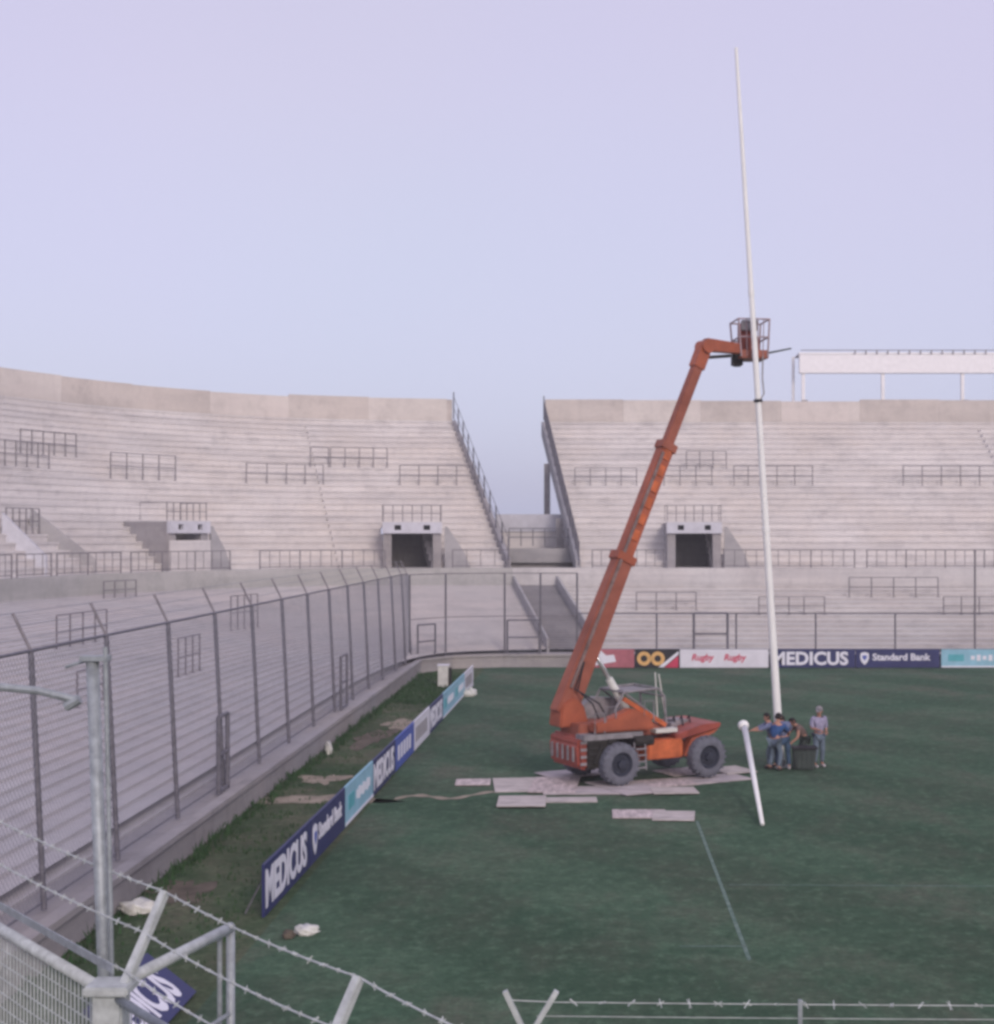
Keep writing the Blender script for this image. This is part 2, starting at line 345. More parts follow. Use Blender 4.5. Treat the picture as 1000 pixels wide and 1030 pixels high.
# vomitories: lintel pixel extents at upper tier foot
VOM = [(170, 206, 0), (388, 442, 0), (673, 723, 1), (1046, 1096, 1), (1392, 1440, 1)]
vo = []
for x0, x1, r in VOM:
    a, b = (8, 11) if r else (0, 7)
    vo.append((s_at(x0, Uc, a, b), s_at(x1, Uc, a, b)))
vh = [(a+(b-a)*.12, b-(b-a)*.12) for a, b in vo]
KH = 6
def make_stand(name, label, s0, s1, u0, u1, right):
    t = thing(name, label, 'grandstand', tuple(Bc((s0+s1)/2))+(0,))
    ex = [x for v in vh for x in v]
    ssU = srange(u0, u1, .1, ex)
    if right:
        W_in = off(Wc, Bc, .03)
        low = terrace(Bc, W_in, ZB, ZW, NL, srange(7.6, 11, .1), .05)
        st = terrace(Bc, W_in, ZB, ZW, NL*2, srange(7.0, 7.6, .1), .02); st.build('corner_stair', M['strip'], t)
        for sx in (7.0, 7.6):
            a, b = Bc(sx), Wc(sx); d = .12
            m = MB(); poly = [Vector((a.x, a.y, 0)), Vector((b.x, b.y, 0)), Vector((b.x, b.y, ZW+.55)), Vector((a.x, a.y, ZB+.55))]
            m.prism(poly, (d, 0, 0)); m.build('stair_parapet', M['stair'], t)
    else:
        W_in = off(Wc, Bc, .03)
        low = terrace(Bc, W_in, ZB, ZW, 38, srange(s0, s1, .1), .0)
    low.build('lower_terrace', M['terrace_end' if right else 'terrace_low'], t)
    sl = srange(s0, s1, .1)
    W2 = off(Wc, Rc, .25)
    wallstrip(Wc, W2, ZW-.25, ZL+.02, sl).build('walkway_wall', M['terrace_end' if right else 'walk_left'], t)
    ribbon(W2, ZL, off(Wc, Rc, 1.75), ZL, sl).build('walkway', M['terrace_low'], t)
    holes = [(v[0], v[1], KH) for v in vh]
    terrace(Uc, Rc, ZU, ZR, NU, ssU, .055, holes).build('upper_terrace', M['terrace'], t)
    o = ribbon(off(Uc, Rc, .5), ZU-.6, Rc, ZR-.6, srange(u0, u1, .1, ex))
    # leave the vomitory mouths free of the underside
    keep = []
    ssx = srange(u0, u1, .1, ex)
    for i in range(len(ssx)-1):
        mid = (ssx[i]+ssx[i+1])/2
        if not any(v[0] < mid < v[1] for v in vh): keep.append(o.f[i])
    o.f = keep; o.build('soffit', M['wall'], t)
    # rim wall in cast panels of slightly different tone
    R2 = off(Rc, Uc, -.3)
    L = 0; prev = Rc(u0); seg = [u0]; k = 0; last = u0; s = u0
    R0 = off(Rc, Uc, -.02)
    while s < u1-1e-4:
        s = min(u1, s+.02); q = Rc(s); L += (q-prev).length; prev = q
        if L > 5.6 or s >= u1-1e-4:
            e = s-(.0006 if s < u1-1e-3 else 0)
            wallstrip(R0, R2, ZR-.25, ZT-(k*5 % 4)*.045, srange(last, e, .1)).build('rim_panel', M['rimwall' if (k*7 % 5) in (0, 3, 4) else 'rimwall2'], t)
            last = s; L = 0; k += 1
    # radial aisles of half steps
    na = [9.9] if right else [.6, 2.35, 5.45]
    for s in na:
        mb = MB()
        q0, q1 = Uc(s), Rc(s); d = (q1-q0); l = d.length; d = d/l; tn = Vector((-d.y, d.x))
        ang = math.atan2(d.y, d.x); mt = Matrix.Rotation(ang, 3, 'Z')
        for k in range(1, NU):
            z = ZU+(ZR-ZU)*(k-1)/NU; rh = (ZR-ZU)/NU
            c = q0+d*(l*k/NU-.18-.055)
            mb.box((c.x, c.y, z+rh/4+.005), (.34, 1.1, rh/2), mt)
        mb.build('aisle_steps', M['terrace'], t)
    # columns under the tier
    cs = [8.03, 8.6, 9.2, 9.8, 10.4, 10.95] if right else [.1, 1, 2, 3, 4, 5, 6, 6.95]
    for s in cs:
        if right and s > 8.2 or not right:
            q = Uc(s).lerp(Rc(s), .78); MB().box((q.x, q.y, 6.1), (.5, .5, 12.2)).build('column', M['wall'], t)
    # vomitories
    for i, (x0, x1, r) in enumerate(VOM):
        if r != int(right): continue
        shut = x1 < 300
        a, b = vo[i]; pa, pb = Uc(a), Uc(b); mid = (pa+pb)/2
        dd = (Rc((a+b)/2)-Uc((a+b)/2)).normalized(); tn = (pb-pa).normalized(); dd = Vector((-tn.y, tn.x)); w = (pb-pa).length
        if dd.dot(Rc((a+b)/2)-mid) < 0: dd = -dd
        def q(u, v, z): p = mid+tn*u+dd*v; return Vector((p.x, p.y, z))
        hw = w/2; top = ZL+2.75; dep = 5.6
        vm = MB()
        mt = Matrix(((tn.x, dd.x, 0), (tn.y, dd.y, 0), (0, 0, 1)))
        for sgn in (-1, 1):
            vm.box(q(sgn*(hw-.12), dep/2-.1, ZL+1.37), (.5, dep, 2.74), mt)
        vm.box(q(0, dep/2+.4, top-.1), (w+.2, dep-1, .2), mt)          # roof slab
        vm.box(q(0, 5.3, ZL+1.3), (w-.6, .2, 2.6), mt)             # end wall, inside the tunnel
        vm.box(q(0, dep/2, ZL-.1), (w+.2, dep, .2), mt)
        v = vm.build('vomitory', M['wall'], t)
        ln = MB(); lw = w+.35
        # lintel slab with two cut openings: built from pieces round them
        zc0, zc1 = top-.66, top+.02; ho = .26*w/3+.12; hx = w*.27
        xs = [-lw/2, -hx-ho/2, -hx+ho/2, hx-ho/2, hx+ho/2, lw/2]
        for k in range(5):
            if k in (1, 3):
                for z0, z1 in ((zc0, zc0+.2), (zc0+.5, zc1)): ln.box(q((xs[k]+xs[k+1])/2, -.14, (z0+z1)/2), (xs[k+1]-xs[k], .26, z1-z0), mt)
            else: ln.box(q((xs[k]+xs[k+1])/2, -.14, (zc0+zc1)/2), (xs[k+1]-xs[k], .26, zc1-zc0), mt)
        ln.build('lintel', M['whitecon'], v)
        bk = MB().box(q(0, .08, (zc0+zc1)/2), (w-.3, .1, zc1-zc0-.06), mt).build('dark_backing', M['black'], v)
        fl = MB()
        for sgn in (-1, 1):
            poly = [q(sgn*(hw+.35), -.1, ZL), q(sgn*(hw+1.9), -.1, ZL), q(sgn*(hw+1.5), -.1, ZL+1.0), q(sgn*(hw+.5), -.1, ZL+2.5), q(sgn*(hw+.35), -.1, ZL+2.5)]
            if sgn > 0: fl.prism(poly, Vector((dd.x, dd.y, 0))*.16)
        fl.build('side_parapet', M['stair'], v)
        if shut: MB().box(q(0, -.22, ZL+.85), (w+.3, .14, 1.7), mt).build('front_parapet', M['terrace'], v)
        rl = MB()
        for k in range(7):
            u = -lw/2+.05+(lw-.1)*k/6; rl.tube([q(u, .05, top+.05), q(u, .05, top+1.05)], .028, 6)
        for z in (top+1.05, top+.55): rl.tube([q(-lw/2, .05, z), q(lw/2, .05, z)], .025, 6)
        for sgn in (-1, 1): rl.tube([q(sgn*lw/2, .05, top+1.05), q(sgn*lw/2, 2.2, top+1.05), q(sgn*lw/2, 2.2, top+.1)], .025, 6)
        rl.build('guard_rail', M['steel2'], v)
    return t
left = make_stand('concrete_grandstand', 'bare concrete grandstand curving round the left corner behind the tall mesh fence', 0, 7, 0, 7, False)
right = make_stand('concrete_grandstand', 'bare concrete end grandstand behind the boom lift and the white tapered post', 7, 11, 8, 11, True)

# stair with pale sloping parapets at the far left
for (xa, ya), (xb, yb), hh in (((2, 534), (46, 574), .9), ((30, 524), (96, 574), .7)):
    s_, f_ = on_tier(xa, ya, True, 0, 7); s2_, f2_ = on_tier(xb, yb-2, True, 0, 7)
    a = Uc(s_).lerp(Rc(s_), f_); b = Uc(s2_).lerp(Rc(s2_), f2_); za = ZU+(ZR-ZU)*f_; zb = ZU+(ZR-ZU)*f2_
    n_ = Vector((-(b-a).y, (b-a).x)).normalized()*.25
    MB().prism([(a.x, a.y, za-.6), (b.x, b.y, zb-.4), (b.x, b.y, zb+hh*.7), (a.x, a.y, za+hh)], (n_.x, n_.y, 0)).build('stair_parapet', M['whitecon' if hh > .8 else 'stair'], left)
# open concrete structure at the corner gap
def edge(s): return Uc(s), Rc(s)
a, b = edge(8.0)
r = MB().prism([(a.x, a.y, ZU-.55), (b.x, b.y, ZR-1.0), (b.x, b.y, ZR+.02), (a.x, a.y, ZU+.45)], (-.3, 0, 0)); r.build('raker_beam', M['stair'], right)
for f, w in ((.74, .42), (.36, .5)):
    q = a.lerp(b, f); MB().box((q.x-.45, q.y, (ZU+(ZR-ZU)*f-.6)/2), (w, w, ZU+(ZR-ZU)*f-.6)).build('column', M['wall'], right)
a, b = edge(7.0)
MB().prism([(a.x, a.y, ZU-.3), (b.x, b.y, ZR-.9), (b.x, b.y, ZR+.06), (a.x, a.y, ZU+.5)], (.25, 0, 0)).build('raker_beam', M['wall'], left)

# railing down each edge of the gap
def edge_rail(s, dx, parent, n, h, bal):
    a, b = edge(s)
    t = thing('edge_railing', 'dark stepped steel railing down the %s side of the gap between the stands' % ('left' if s < 7.5 else 'right'), 'railing', (a.x+dx, a.y, ZU))
    def q(f, z): p = a.lerp(b, f); return Vector((p.x+dx, p.y, ZU+(ZR-ZU)*f+z))
    for k in range(n):
        f = k/(n-1); MB().tube([q(f, .15), q(f, h+(.3 if k == n-1 else 0))], .05, 6).build('post', M['steel'], t)
    for k in range(n-1):
        f0, f1 = k/(n-1), (k+1)/(n-1); m = MB()
        for z in (h, h*.55, .3): m.tube([q(f0, z), q(f1, z)], .022, 5)
        for j in range(1, bal): f = f0+(f1-f0)*j/7; m.tube([q(f, .3), q(f, h)], .011, 4)
        m.build('rail_panel', M['steel'], t)
edge_rail(7.0, .1, left, 11, 1.8, 1)
edge_rail(8.0, -.12, right, 15, 1.6, 7)

# footbridge / landing at the back of the gap
ac = thing('access_landing', 'raised concrete landing with railings in the gap between the stands', 'landing', (-3.6, 97, 0))
MB().box((-3.9, 99.5, 7.6), (5.6, .3, 1.15)).box((-3.9, 101.5, 7.0), (5.6, 3.7, .25)).build('parapet', M['whitecon'], ac)
MB().box((-3.6, 94.0, 5.5), (5.4, .3, .9)).build('lower_wall', M['stair'], ac)
MB().box((-3.9, 99.6, 6.3), (5.6, .3, 1.5)).build('back_wall', M['terrace'], ac)
MB().box((-3.9, 96.8, 2.8), (6.2, 5.2, 5.6)).build('landing_base', M['wall'], ac)
MB().box((-5.4, 101.5, 3.4), (.5, .5, 6.8)).box((-2.1, 101.5, 3.4), (.5, .5, 6.8)).build('support', M['wall'], ac)
m = MB()
for k in range(6):
    x = -5.5+k*.75; m.tube([(x, 93.9, 6.1), (x, 93.9, 7.2)], .035, 6)
for z in (7.2, 6.65): m.tube([(-5.5, 93.9, z), (-1.7, 93.9, z)], .035, 6)
m.build('guard_rail', M['steel'], ac)

# ---------------------------------------------------------------- railings along the walkway
def walkway_rail(x0, x1, a, b, label, h=1.1):
    s0, s1 = s_at(x0, Wc, a, b), s_at(x1, Wc, a, b); fn = off(Wc, Rc, .12)
    L = 0; p = fn(s0); pts = [(0, s0)]
    for i in range(1, 201):
        s = s0+(s1-s0)*i/200; q = fn(s); L += (q-p).length; p = q; pts.append((L, s))
    def at(d):
        for (l0, sa), (l1, sb) in zip(pts, pts[1:]):
            if l1 >= d-1e-6: return fn(sa+(sb-sa)*((d-l0)/max(l1-l0, 1e-6)))
        return fn(s1)
    n = max(1, round(L/2.3)); p0 = at(0)
    t = thing('walkway_railing', label, 'railing', (p0.x, p0.y, ZL), group='steel railings along the stand walkway')
    for k in range(n+1):
        q = at(L*k/n); MB().tube([(q.x, q.y, ZL), (q.x, q.y, ZL+h+.02)], .038, 6).build('post', M['steel2'], t)
    for k in range(n):
        m = MB(); qa, qb = at(L*k/n), at(L*(k+1)/n)
        for z in (ZL+h, ZL+.15): m.tube([(qa.x, qa.y, z), (qb.x, qb.y, z)], .026, 5)
        for j in range(1, 4):
            q = at(L*(k+j/4)/n); m.tube([(q.x, q.y, ZL+.1), (q.x, q.y, ZL+h)], .02, 4)
        m.build('rail_panel', M['steel2'], t)
for x0, x1, a, b, lb in ((-70, 12, 0, 6, 'walkway railing at the far left edge of the stand'), (18, 52, 0, 6, 'short walkway railing in front of the white steps far left'), (58, 122, 0, 6, 'walkway railing between the white steps and the long left railing'),
                      (132, 232, 0, 6, 'long walkway railing in front of the second tunnel mouth from the left'), (262, 388, 0, 7, 'long walkway railing left of the dark tunnel mouth'),
                      (456, 512, 0, 7, 'walkway railing between the dark tunnel mouth and the stair gap'), (596, 668, 7.6, 9.5, 'walkway railing behind the orange boom'),
                      (728, 860, 8, 11, 'walkway railing just right of the tunnel mouth in the end stand'), (872, 1030, 8, 11, 'walkway railing at the right edge of the end stand')):
    walkway_rail(x0, x1, a, b, lb)

# ---------------------------------------------------------------- crush barriers on the terraces
def crush(pts, n, hpx, upper, label):
    (xa, ya), (xb, yb) = pts
    a, b = (0, 7) if xb < 520 else (7.6 if not upper else 8, 11)
    A, Bf, z0, z1, nn = (Uc, Rc, ZU, ZR, NU) if upper else (Bc, Wc, ZB, ZW, NL)
    sa, fa = on_tier(xa, ya, upper, a, b); sb, fb = on_tier(xb, yb, upper, a, b)
    f = (int((fa+fb)/2*nn)+.35)/nn; z = z0+(z1-z0)*int(f*nn)/nn
    def at(k): s = sa+(sb-sa)*k; q = A(s).lerp(Bf(s), f); return Vector((q.x, q.y, z))
    p = at(0); h = hpx*((at(0).y+at(1).y)/2)/F
    t = thing('crush_barrier', label, 'barrier', tuple(p), group='steel crush barriers on the terraces')
    for k in range(n):
        q = at(k/(n-1)); MB().tube([q, q+Vector((0, 0, h))], .035, 6).box(q+Vector((0, 0, .015)), (.2, .2, .03)).build('post', M['steel2'], t)
    for hh in (h, h*.5):
        MB().tube([at(k/(n-1))+Vector((0, 0, hh)) for k in range(n)], .028, 6).build('rail', M['steel2'], t)
for c in [([(20, 452), (76, 456)], 6, 24, True, 'barrier highest up at the far left of the left stand'),
          ([(-6, 466), (50, 471)], 6, 26, True, 'barrier at the left picture edge just below the highest one'),
          ([(111, 478), (176, 480)], 5, 26, True, 'free-standing upper barrier between the left edge group and the long pair'),
          ([(248, 484), (325, 484)], 5, 20, True, 'left barrier of the lower pair in the middle of the left stand'),
          ([(332, 466), (389, 467)], 5, 20, True, 'raised barrier above the gap between two others in the left stand'),
          ([(312, 466), (330, 466)], 2, 20, True, 'shortest barrier, two posts, left of the raised barrier'),
          ([(402, 485), (480, 485)], 5, 20, True, 'barrier in the left stand nearest the stair gap'),
          ([(578, 485), (640, 485)], 5, 18, True, 'barrier in the end stand left of the orange boom'),
          ([(668, 486), (716, 486)], 4, 20, True, 'barrier above the tunnel mouth in the end stand'),
          ([(738, 485), (817, 485)], 6, 20, True, 'barrier in the end stand crossed by the tall white post'),
          ([(908, 485), (1004, 485)], 6, 20, True, 'barrier in the end stand at the right picture edge'),
          ([(690, 467), (730, 467)], 4, 18, True, 'faint upper barrier above the end tunnel mouth, higher than its neighbour'),
          ([(6, 534), (40, 536)], 6, 26, True, 'close-posted barrier at the head of the pale stair far left'),
          ([(51, 649), (103, 641)], 5, 33, False, 'low barrier behind the galvanised pole at the left'),
          ([(68, 705), (100, 700)], 3, 36, False, 'nearest low barrier, just behind the pole on the left'),
          ([(181, 680), (208, 676)], 4, 38, False, 'low barrier above the narrow fence gate on the left'),
          ([(226, 630), (252, 626)], 5, 34, False, 'low barrier high on the lower terrace behind the fence, left of centre'),
          ([(96, 597), (131, 597)], 4, 18, False, 'lower terrace barrier directly under the walkway wall at left'),
          ([(853, 597), (942, 597)], 5, 20, False, 'top low barrier of the end stand, right side'),
          ([(764, 618), (830, 618)], 5, 18, False, 'low barrier beside the tall white post in the end stand'),
          ([(950, 618), (1004, 618)], 4, 18, False, 'low barrier of the end stand at the right picture edge'),
          ([(640, 612), (700, 612)], 4, 18, False, 'low barrier below the end stand tunnel mouth')]:
    crush(*c)

# ---------------------------------------------------------------- perimeter wall + fences
def polyoff(pts, d):
    out = []
    for i, p in enumerate(pts):
        p = Vector(p); a = Vector(pts[max(i-1, 0)]); b = Vector(pts[min(i+1, len(pts)-1)]); t = (b-a).normalized(); out.append(p+Vector((t.y, -t.x))*d)
    return out
fl_ = [(-9.25, 4.0), (-9.25, 20.75), (-9.25, 73.4), (-7.7, 76.1), (-4.8, 77.2), (52, 77.4)]
def strip_wall(pts, d0, d1, z0, z1, name, m, label=None):
    A = polyoff(pts, d0); B_ = polyoff(pts, d1); mb = MB()
    for a, b in zip(A, B_): mb.v += [Vector((a.x, a.y, z0)), Vector((a.x, a.y, z1)), Vector((b.x, b.y, z1)), Vector((b.x, b.y, z0))]
    for i in range(len(pts)-1):
        for j in range(4): mb.f.append([4*i+j, 4*i+4+j, 4*i+4+(j+1) % 4, 4*i+(j+1) % 4])
    mb.f.append([0, 1, 2, 3]); e = 4*(len(pts)-1); mb.f.append([e+3, e+2, e+1, e])
    return mb
pw = thing('perimeter_wall', 'low stained concrete wall carrying the fence round the foot of the terraces', 'wall', (-8.6, 30, 0))
strip_wall(fl_, .62, -.5, 0, .56, 'wall_body', None).build('wall_body', M['wall'], pw)
strip_wall(fl_, .70, .42, .563, .68, 'coping', None).build('coping', M['wall'], pw)
strip_wall(fl_, -.5, -1.6, .3, .62, 'gutter', None).build('apron', M['terrace_low'], pw)

def mesh_panel_mesh(w, h, name, pitch=.14, r=.0035, arr=None):
    m = MB(); n = int((w+h)/pitch)
    def clipped(x0, sgn):
        # diagonal wire from z=0 at x0 running sgn
        z0, z1 = 0, h; xa, xb = x0, x0+sgn*h
        if sgn > 0:
            if xa < 0: z0 = -xa; xa = 0
            if xb > w: z1 = h-(xb-w); xb = w
        else:
            if xa > w: z0 = xa-w; xa = w
            if xb < 0: z1 = h+xb; xb = 0
        if z1-z0 > .02: m.tube([(xa, 0, z0), (xb, 0, z1)], r, 3, caps=False)
    k = -int(h/pitch)
    while k*pitch < w: clipped(k*pitch, 1); k += 1
    k = 0
    while k*pitch < w+h: clipped(k*pitch, -1); k += 1
    return m.mesh(name, M['meshw'])
sf = thing('mesh_fence', 'tall dark mesh fence with leaning posts running along the left terrace', 'fence', (-9.25, 24.7, .6))
ft, fb = 4.88, .6
panel_me = mesh_panel_mesh(3.95, ft-fb-.05, 'mesh_panel')
postm = MB().tube([(0.1, 0, 0), (-.12, 0, ft-fb)], .052, 8).mesh('post', M['steel'])
armm = MB().tube([(-.12, 0, ft-fb), (-.42, 0, ft-fb+.62)], .028, 6).mesh('outrigger', M['steel2'])
for k in range(-1, 14):
    Y = 24.7+k*3.95*.948
    pass
ys = [20.85]+[24.7, 28.5, 32.6, 36.6, 40.5, 44.4, 48.3, 52.2, 56.1, 60.0, 63.9, 68.0, 71.6, 73.7]
for i, Y in enumerate(ys):
    o = link('post', postm, sf, (0, Y-24.7, 0)); pp = o
    a_ = link('outrigger', armm, o, (0, 0, 0))
    if i < len(ys)-1:
        L_ = ys[i+1]-Y
        o = link('mesh_panel', panel_me, sf, (-.02, Y-24.7, .02)); o.rotation_euler = (math.radians(0), 0, math.pi/2); o.scale = (L_/3.95, 1, 1)
MB().tube([(-9.38, 20.85, ft), (-9.38, 73.7, ft)], .032, 6).build('top_rail', M['steel'], sf)
MB().tube([(-9.16, 20.85, fb+.12), (-9.16, 73.7, fb+.12)], .02, 6).build('bottom_rail', M['steel'], sf)
for k in range(3):
    f = (k+1)/3; MB().tube([(-9.37-.3*f, 20.85, ft+.62*f), (-9.37-.3*f, 73.7, ft+.62*f)], .006, 4).build('barbed_wire', M['wire'], sf)
def gate(parent, p0, p1, z0, z1, r=.05):
    m = MB(); p0 = Vector(p0); p1 = Vector(p1)
    for p in (p0, p1): m.tube([(p.x, p.y, z0), (p.x, p.y, z1)], r, 8)
    for z in (z0+.05, (z0+z1)/2, z1): m.tube([(p0.x, p0.y, z), (p1.x, p1.y, z)], r*.8, 8)
    return m.build('gate_frame', M['steel'], parent)
gate(sf, (-9.02, 35.6), (-9.02, 36.45), .62, 2.45, .06)
gate(sf, (-9.02, 52.6), (-9.02, 53.9), .62, 2.5, .05)
# end fence: tall part round the corner, lower part behind the boards
ef = thing('mesh_fence', 'dark mesh fence turning the corner in front of the end stand and the stair gap', 'fence', (-7.7, 76.1, .6))
tall = [(-9.25, 73.85), (-7.7, 76.15), (-4.75, 77.2), (-2.9, 77.3), (-1.0, 77.35)]
def fence_run(par, pts, zt, mr):
    for i, p in enumerate(pts):
        MB().tube([(p[0], p[1], .55), (p[0], p[1], zt)], mr, 8).build('post', M['steel'], par)
        if i:
            a, b = Vector(pts[i-1]), Vector(p); L_ = (b-a).length
            me = mesh_panel_mesh(L_, zt-.7, 'mesh_panel', .16)
            o = link('mesh_panel', me, par, Vector((a.x, a.y, .62))-par.location); o.rotation_euler.z = math.atan2(b.y-a.y, b.x-a.x)
            MB().tube([(a.x, a.y, zt), (b.x, b.y, zt)], .03, 6).build('top_rail', M['steel2'], par)
            MB().tube([(a.x, a.y, 2.6), (b.x, b.y, 2.6)], .025, 6).build('mid_rail', M['steel2'], par)
fence_run(ef, tall, 4.82, .05)
gate(ef, (-8.9, 74.3), (-8.15, 75.4), .62, 2.3); gate(ef, (-4.6, 77.05), (-2.95, 77.12), .62, 2.4)
ef2 = thing('mesh_fence', 'lower dark mesh fence behind the advertising boards in front of the end stand', 'fence', (0, 77.4, .6))
pts = [(-1.0, 77.45)]+[(-1.0+4.13*k, 77.45) for k in range(1, 12)]
def low_run(par, pts, zt):
    me = mesh_panel_mesh(4.13, zt-.7, 'mesh_panel', .16)
    for i, p in enumerate(pts):
        MB().tube([(p[0], p[1], .55), (p[0], p[1], zt+(.0))], .045, 8).build('post', M['steel'], par)
        if i:
            a, b = Vector(pts[i-1]), Vector(p)
            link('mesh_panel', me, par, Vector((a.x, a.y, .62))-par.location)
            MB().tube([(a.x, a.y, zt), (b.x, b.y, zt)], .038, 6).build('top_rail', M['steel'], par)
low_run(ef2, pts, 2.72)
gate(ef2, (5.05, 77.3), (6.8, 77.3), .62, 2.74, .065)
tag(MB().tube([(19.6, 77.2, 0), (19.6, 77.2, 5.9)], .05, 8).lathe((19.6, 77.2, 5.9), (0, 0, 1), [(0, .07), (.08, .07), (.12, .02)], 8).build('steel_pole', M['steel2']), 'thin grey pole rising above the low end fence at the right picture edge', 'pole')

# white frame canopy on the rim at the right
wf = thing('rooftop_frame', 'long white boxed frame on posts above the rim of the end stand', 'frame', (15, 109.2, ZT))
def X_at(px, Y): return (px-VX)*Y/F
Yc = 109.6
m = MB().box(((15+56)/2, Yc, 19.35), (41.2, .5, 1.35)); m.build('fascia', M['framewhite'], wf)
m = MB().box(((15+56)/2, Yc+1.3, 20.15), (41.2, 2.6, .12)); m.build('roof_sheet', M['framewhite'], wf)
m = MB()
x = 19.0
while x < 56: m.beam((x, Yc-.1, 20.0), (x, Yc-.1, 20.35), .08); x += .8
m.tube([(15, Yc-.1, 20.36), (56, Yc-.1, 20.36)], .035, 5); m.build('top_rail', M['greyp'], wf)
for k in range(8):
    xx = 15.2+k*5.85; MB().box((xx, Yc, (ZT+18.75)/2-.1), (.24, .24, 18.75-ZT+.6)).build('post', M['framewhite'], wf)
MB().box((14.6, Yc+1.0, 18.2), (.2, .2, 3.6)).build('post', M['framewhite'], wf)
m = MB()
for k in range(8):
    xx = 15.2+k*5.85; m.box((xx, 108.72, 15.9), (.4, .12, 1.5))
m.build('bracket_plates', M['stair'], wf)

# ---------------------------------------------------------------- ground
struct('ground', MB().quad((-400, -60, -.02), (400, -60, -.02), (400, 500, -.02), (-400, 500, -.02)), M['ground'])
struct('pitch', MB().quad((-5.7, -10, 0.0), (70, -10, 0.0), (70, 76.6, 0.0), (-5.7, 76.6, 0.0)), M['pitch'])
struct('verge', MB().quad((-9.0, 2, -.008), (-5.6, 2, -.008), (-5.6, 76.6, -.008), (-9.0, 76.6, -.008)), M['verge'])
def blob(cx, cy, rx, ry, z, n=26, rough=.3, seed=1, rot=0):
    rd = random.Random(seed); m = MB(); ph = [rd.uniform(0, 6.28) for _ in range(4)]
    pts = []
    for i in range(n):
        t = 2*math.pi*i/n; k = 1+rough*(.5*math.sin(2*t+ph[0])+.35*math.sin(3*t+ph[1])+.3*math.sin(5*t+ph[2])+.25*math.sin(8*t+ph[3]))
        x, y = math.cos(t)*rx*k, math.sin(t)*ry*k
        pts.append((cx+x*math.cos(rot)-y*math.sin(rot), cy+x*math.sin(rot)+y*math.cos(rot), z))
    m.v = [Vector((cx, cy, z))]+[Vector(p) for p in pts]
    for i in range(n): m.f.append([0, 1+i, 1+(i+1) % n])
    return m
struct('dirt_patch', blob(-7.1, 38.3, 1.5, .8, .0, seed=3, rough=.5), M['sand'])
struct('dirt_patch', blob(-7.6, 41.5, .5, .9, .002, seed=8, rough=.7), M['sand'])
struct('dirt_patch', blob(-7.0, 53.5, .7, 1.3, .0, seed=5, rough=.5), M['sand'])
struct('dirt_patch', blob(-7.5, 50, .55, 2.2, .001, seed=15, rough=.5), M['mud'])
struct('dirt_patch', blob(-7.9, 28.5, .5, 1.0, .001, seed=25, rough=.6), M['mud'])
# sandy wheel track leading to the sheets
tr = MB(); n = 24
for i in range(n+1):
    x = -5.2+i*2.6/n; y = 38.4+.35*math.sin(i*.35)+i*.03; w = .16+.07*math.sin(i*1.3)
    tr.v += [Vector((x, y-w, .004)), Vector((x, y+w, .004))]
tr.f = [[2*i, 2*i+2, 2*i+3, 2*i+1] for i in range(n)]
struct('dirt_track', tr, M['sand'])
# worn pitch lines
def pline(name, a, b, w, z=.004):
    a, b = Vector((*a, z)), Vector((*b, z)); d = (b-a).normalized(); n_ = Vector((-d.y, d.x, 0))*w/2
    struct(name, MB().quad(a-n_, b-n_, b+n_, a+n_), M['line'])
def G(px, py): Y = F*H/(py-VY); return ((px-VX)*Y/F, Y)
pline('pitch_line', G(701, 826), G(754, 966), .07)
pline('pitch_line', G(733, 890), G(1100, 892), .05)
pline('pitch_line', G(684, 952), G(752, 952), .05)
pline('pitch_line', (-5.2, 72.8), (60, 72.8), .10)
# weeds along the foot of the wall: uncountable blades
rd = random.Random(4); wm = MB()
def blades(x, y, n, hgt, spread):
    for _ in range(n):
        bx, by = x+rd.gauss(0, spread), y+rd.gauss(0, spread); h_ = hgt*rd.uniform(.4, 1.2); a_ = rd.uniform(0, 6.28); w = .012+.012*rd.random()
        dx, dy = math.cos(a_)*w, math.sin(a_)*w; lx, ly = rd.gauss(0, .35)*h_, rd.gauss(0, .35)*h_
        i = len(wm.v); wm.v += [Vector((bx-dx, by-dy, -.01)), Vector((bx+dx, by+dy, -.01)), Vector((bx+lx*.5+dx*.6, by+ly*.5+dy*.6, h_*.6)), Vector((bx+lx, by+ly, h_))]
        wm.f += [[i, i+1, i+2], [i, i+2, i+3]]
y = 22.0
while y < 72:
    blades(-8.45+rd.gauss(0, .08), y, rd.randint(4, 22), rd.uniform(.06, .26), .10); y += rd.uniform(.12, .4)
for _ in range(260):
    blades(rd.uniform(-8.3, -5.9), rd.uniform(60, 73), 14, .14, .2)
for _ in range(200):
    blades(rd.uniform(-8.4, -6.0), rd.uniform(22, 60), 8, .09, .15)
o = wm.build('weeds', M['weed']); o['kind'] = 'stuff'; o['label'] = 'patchy weeds along the wall foot and worn verge'

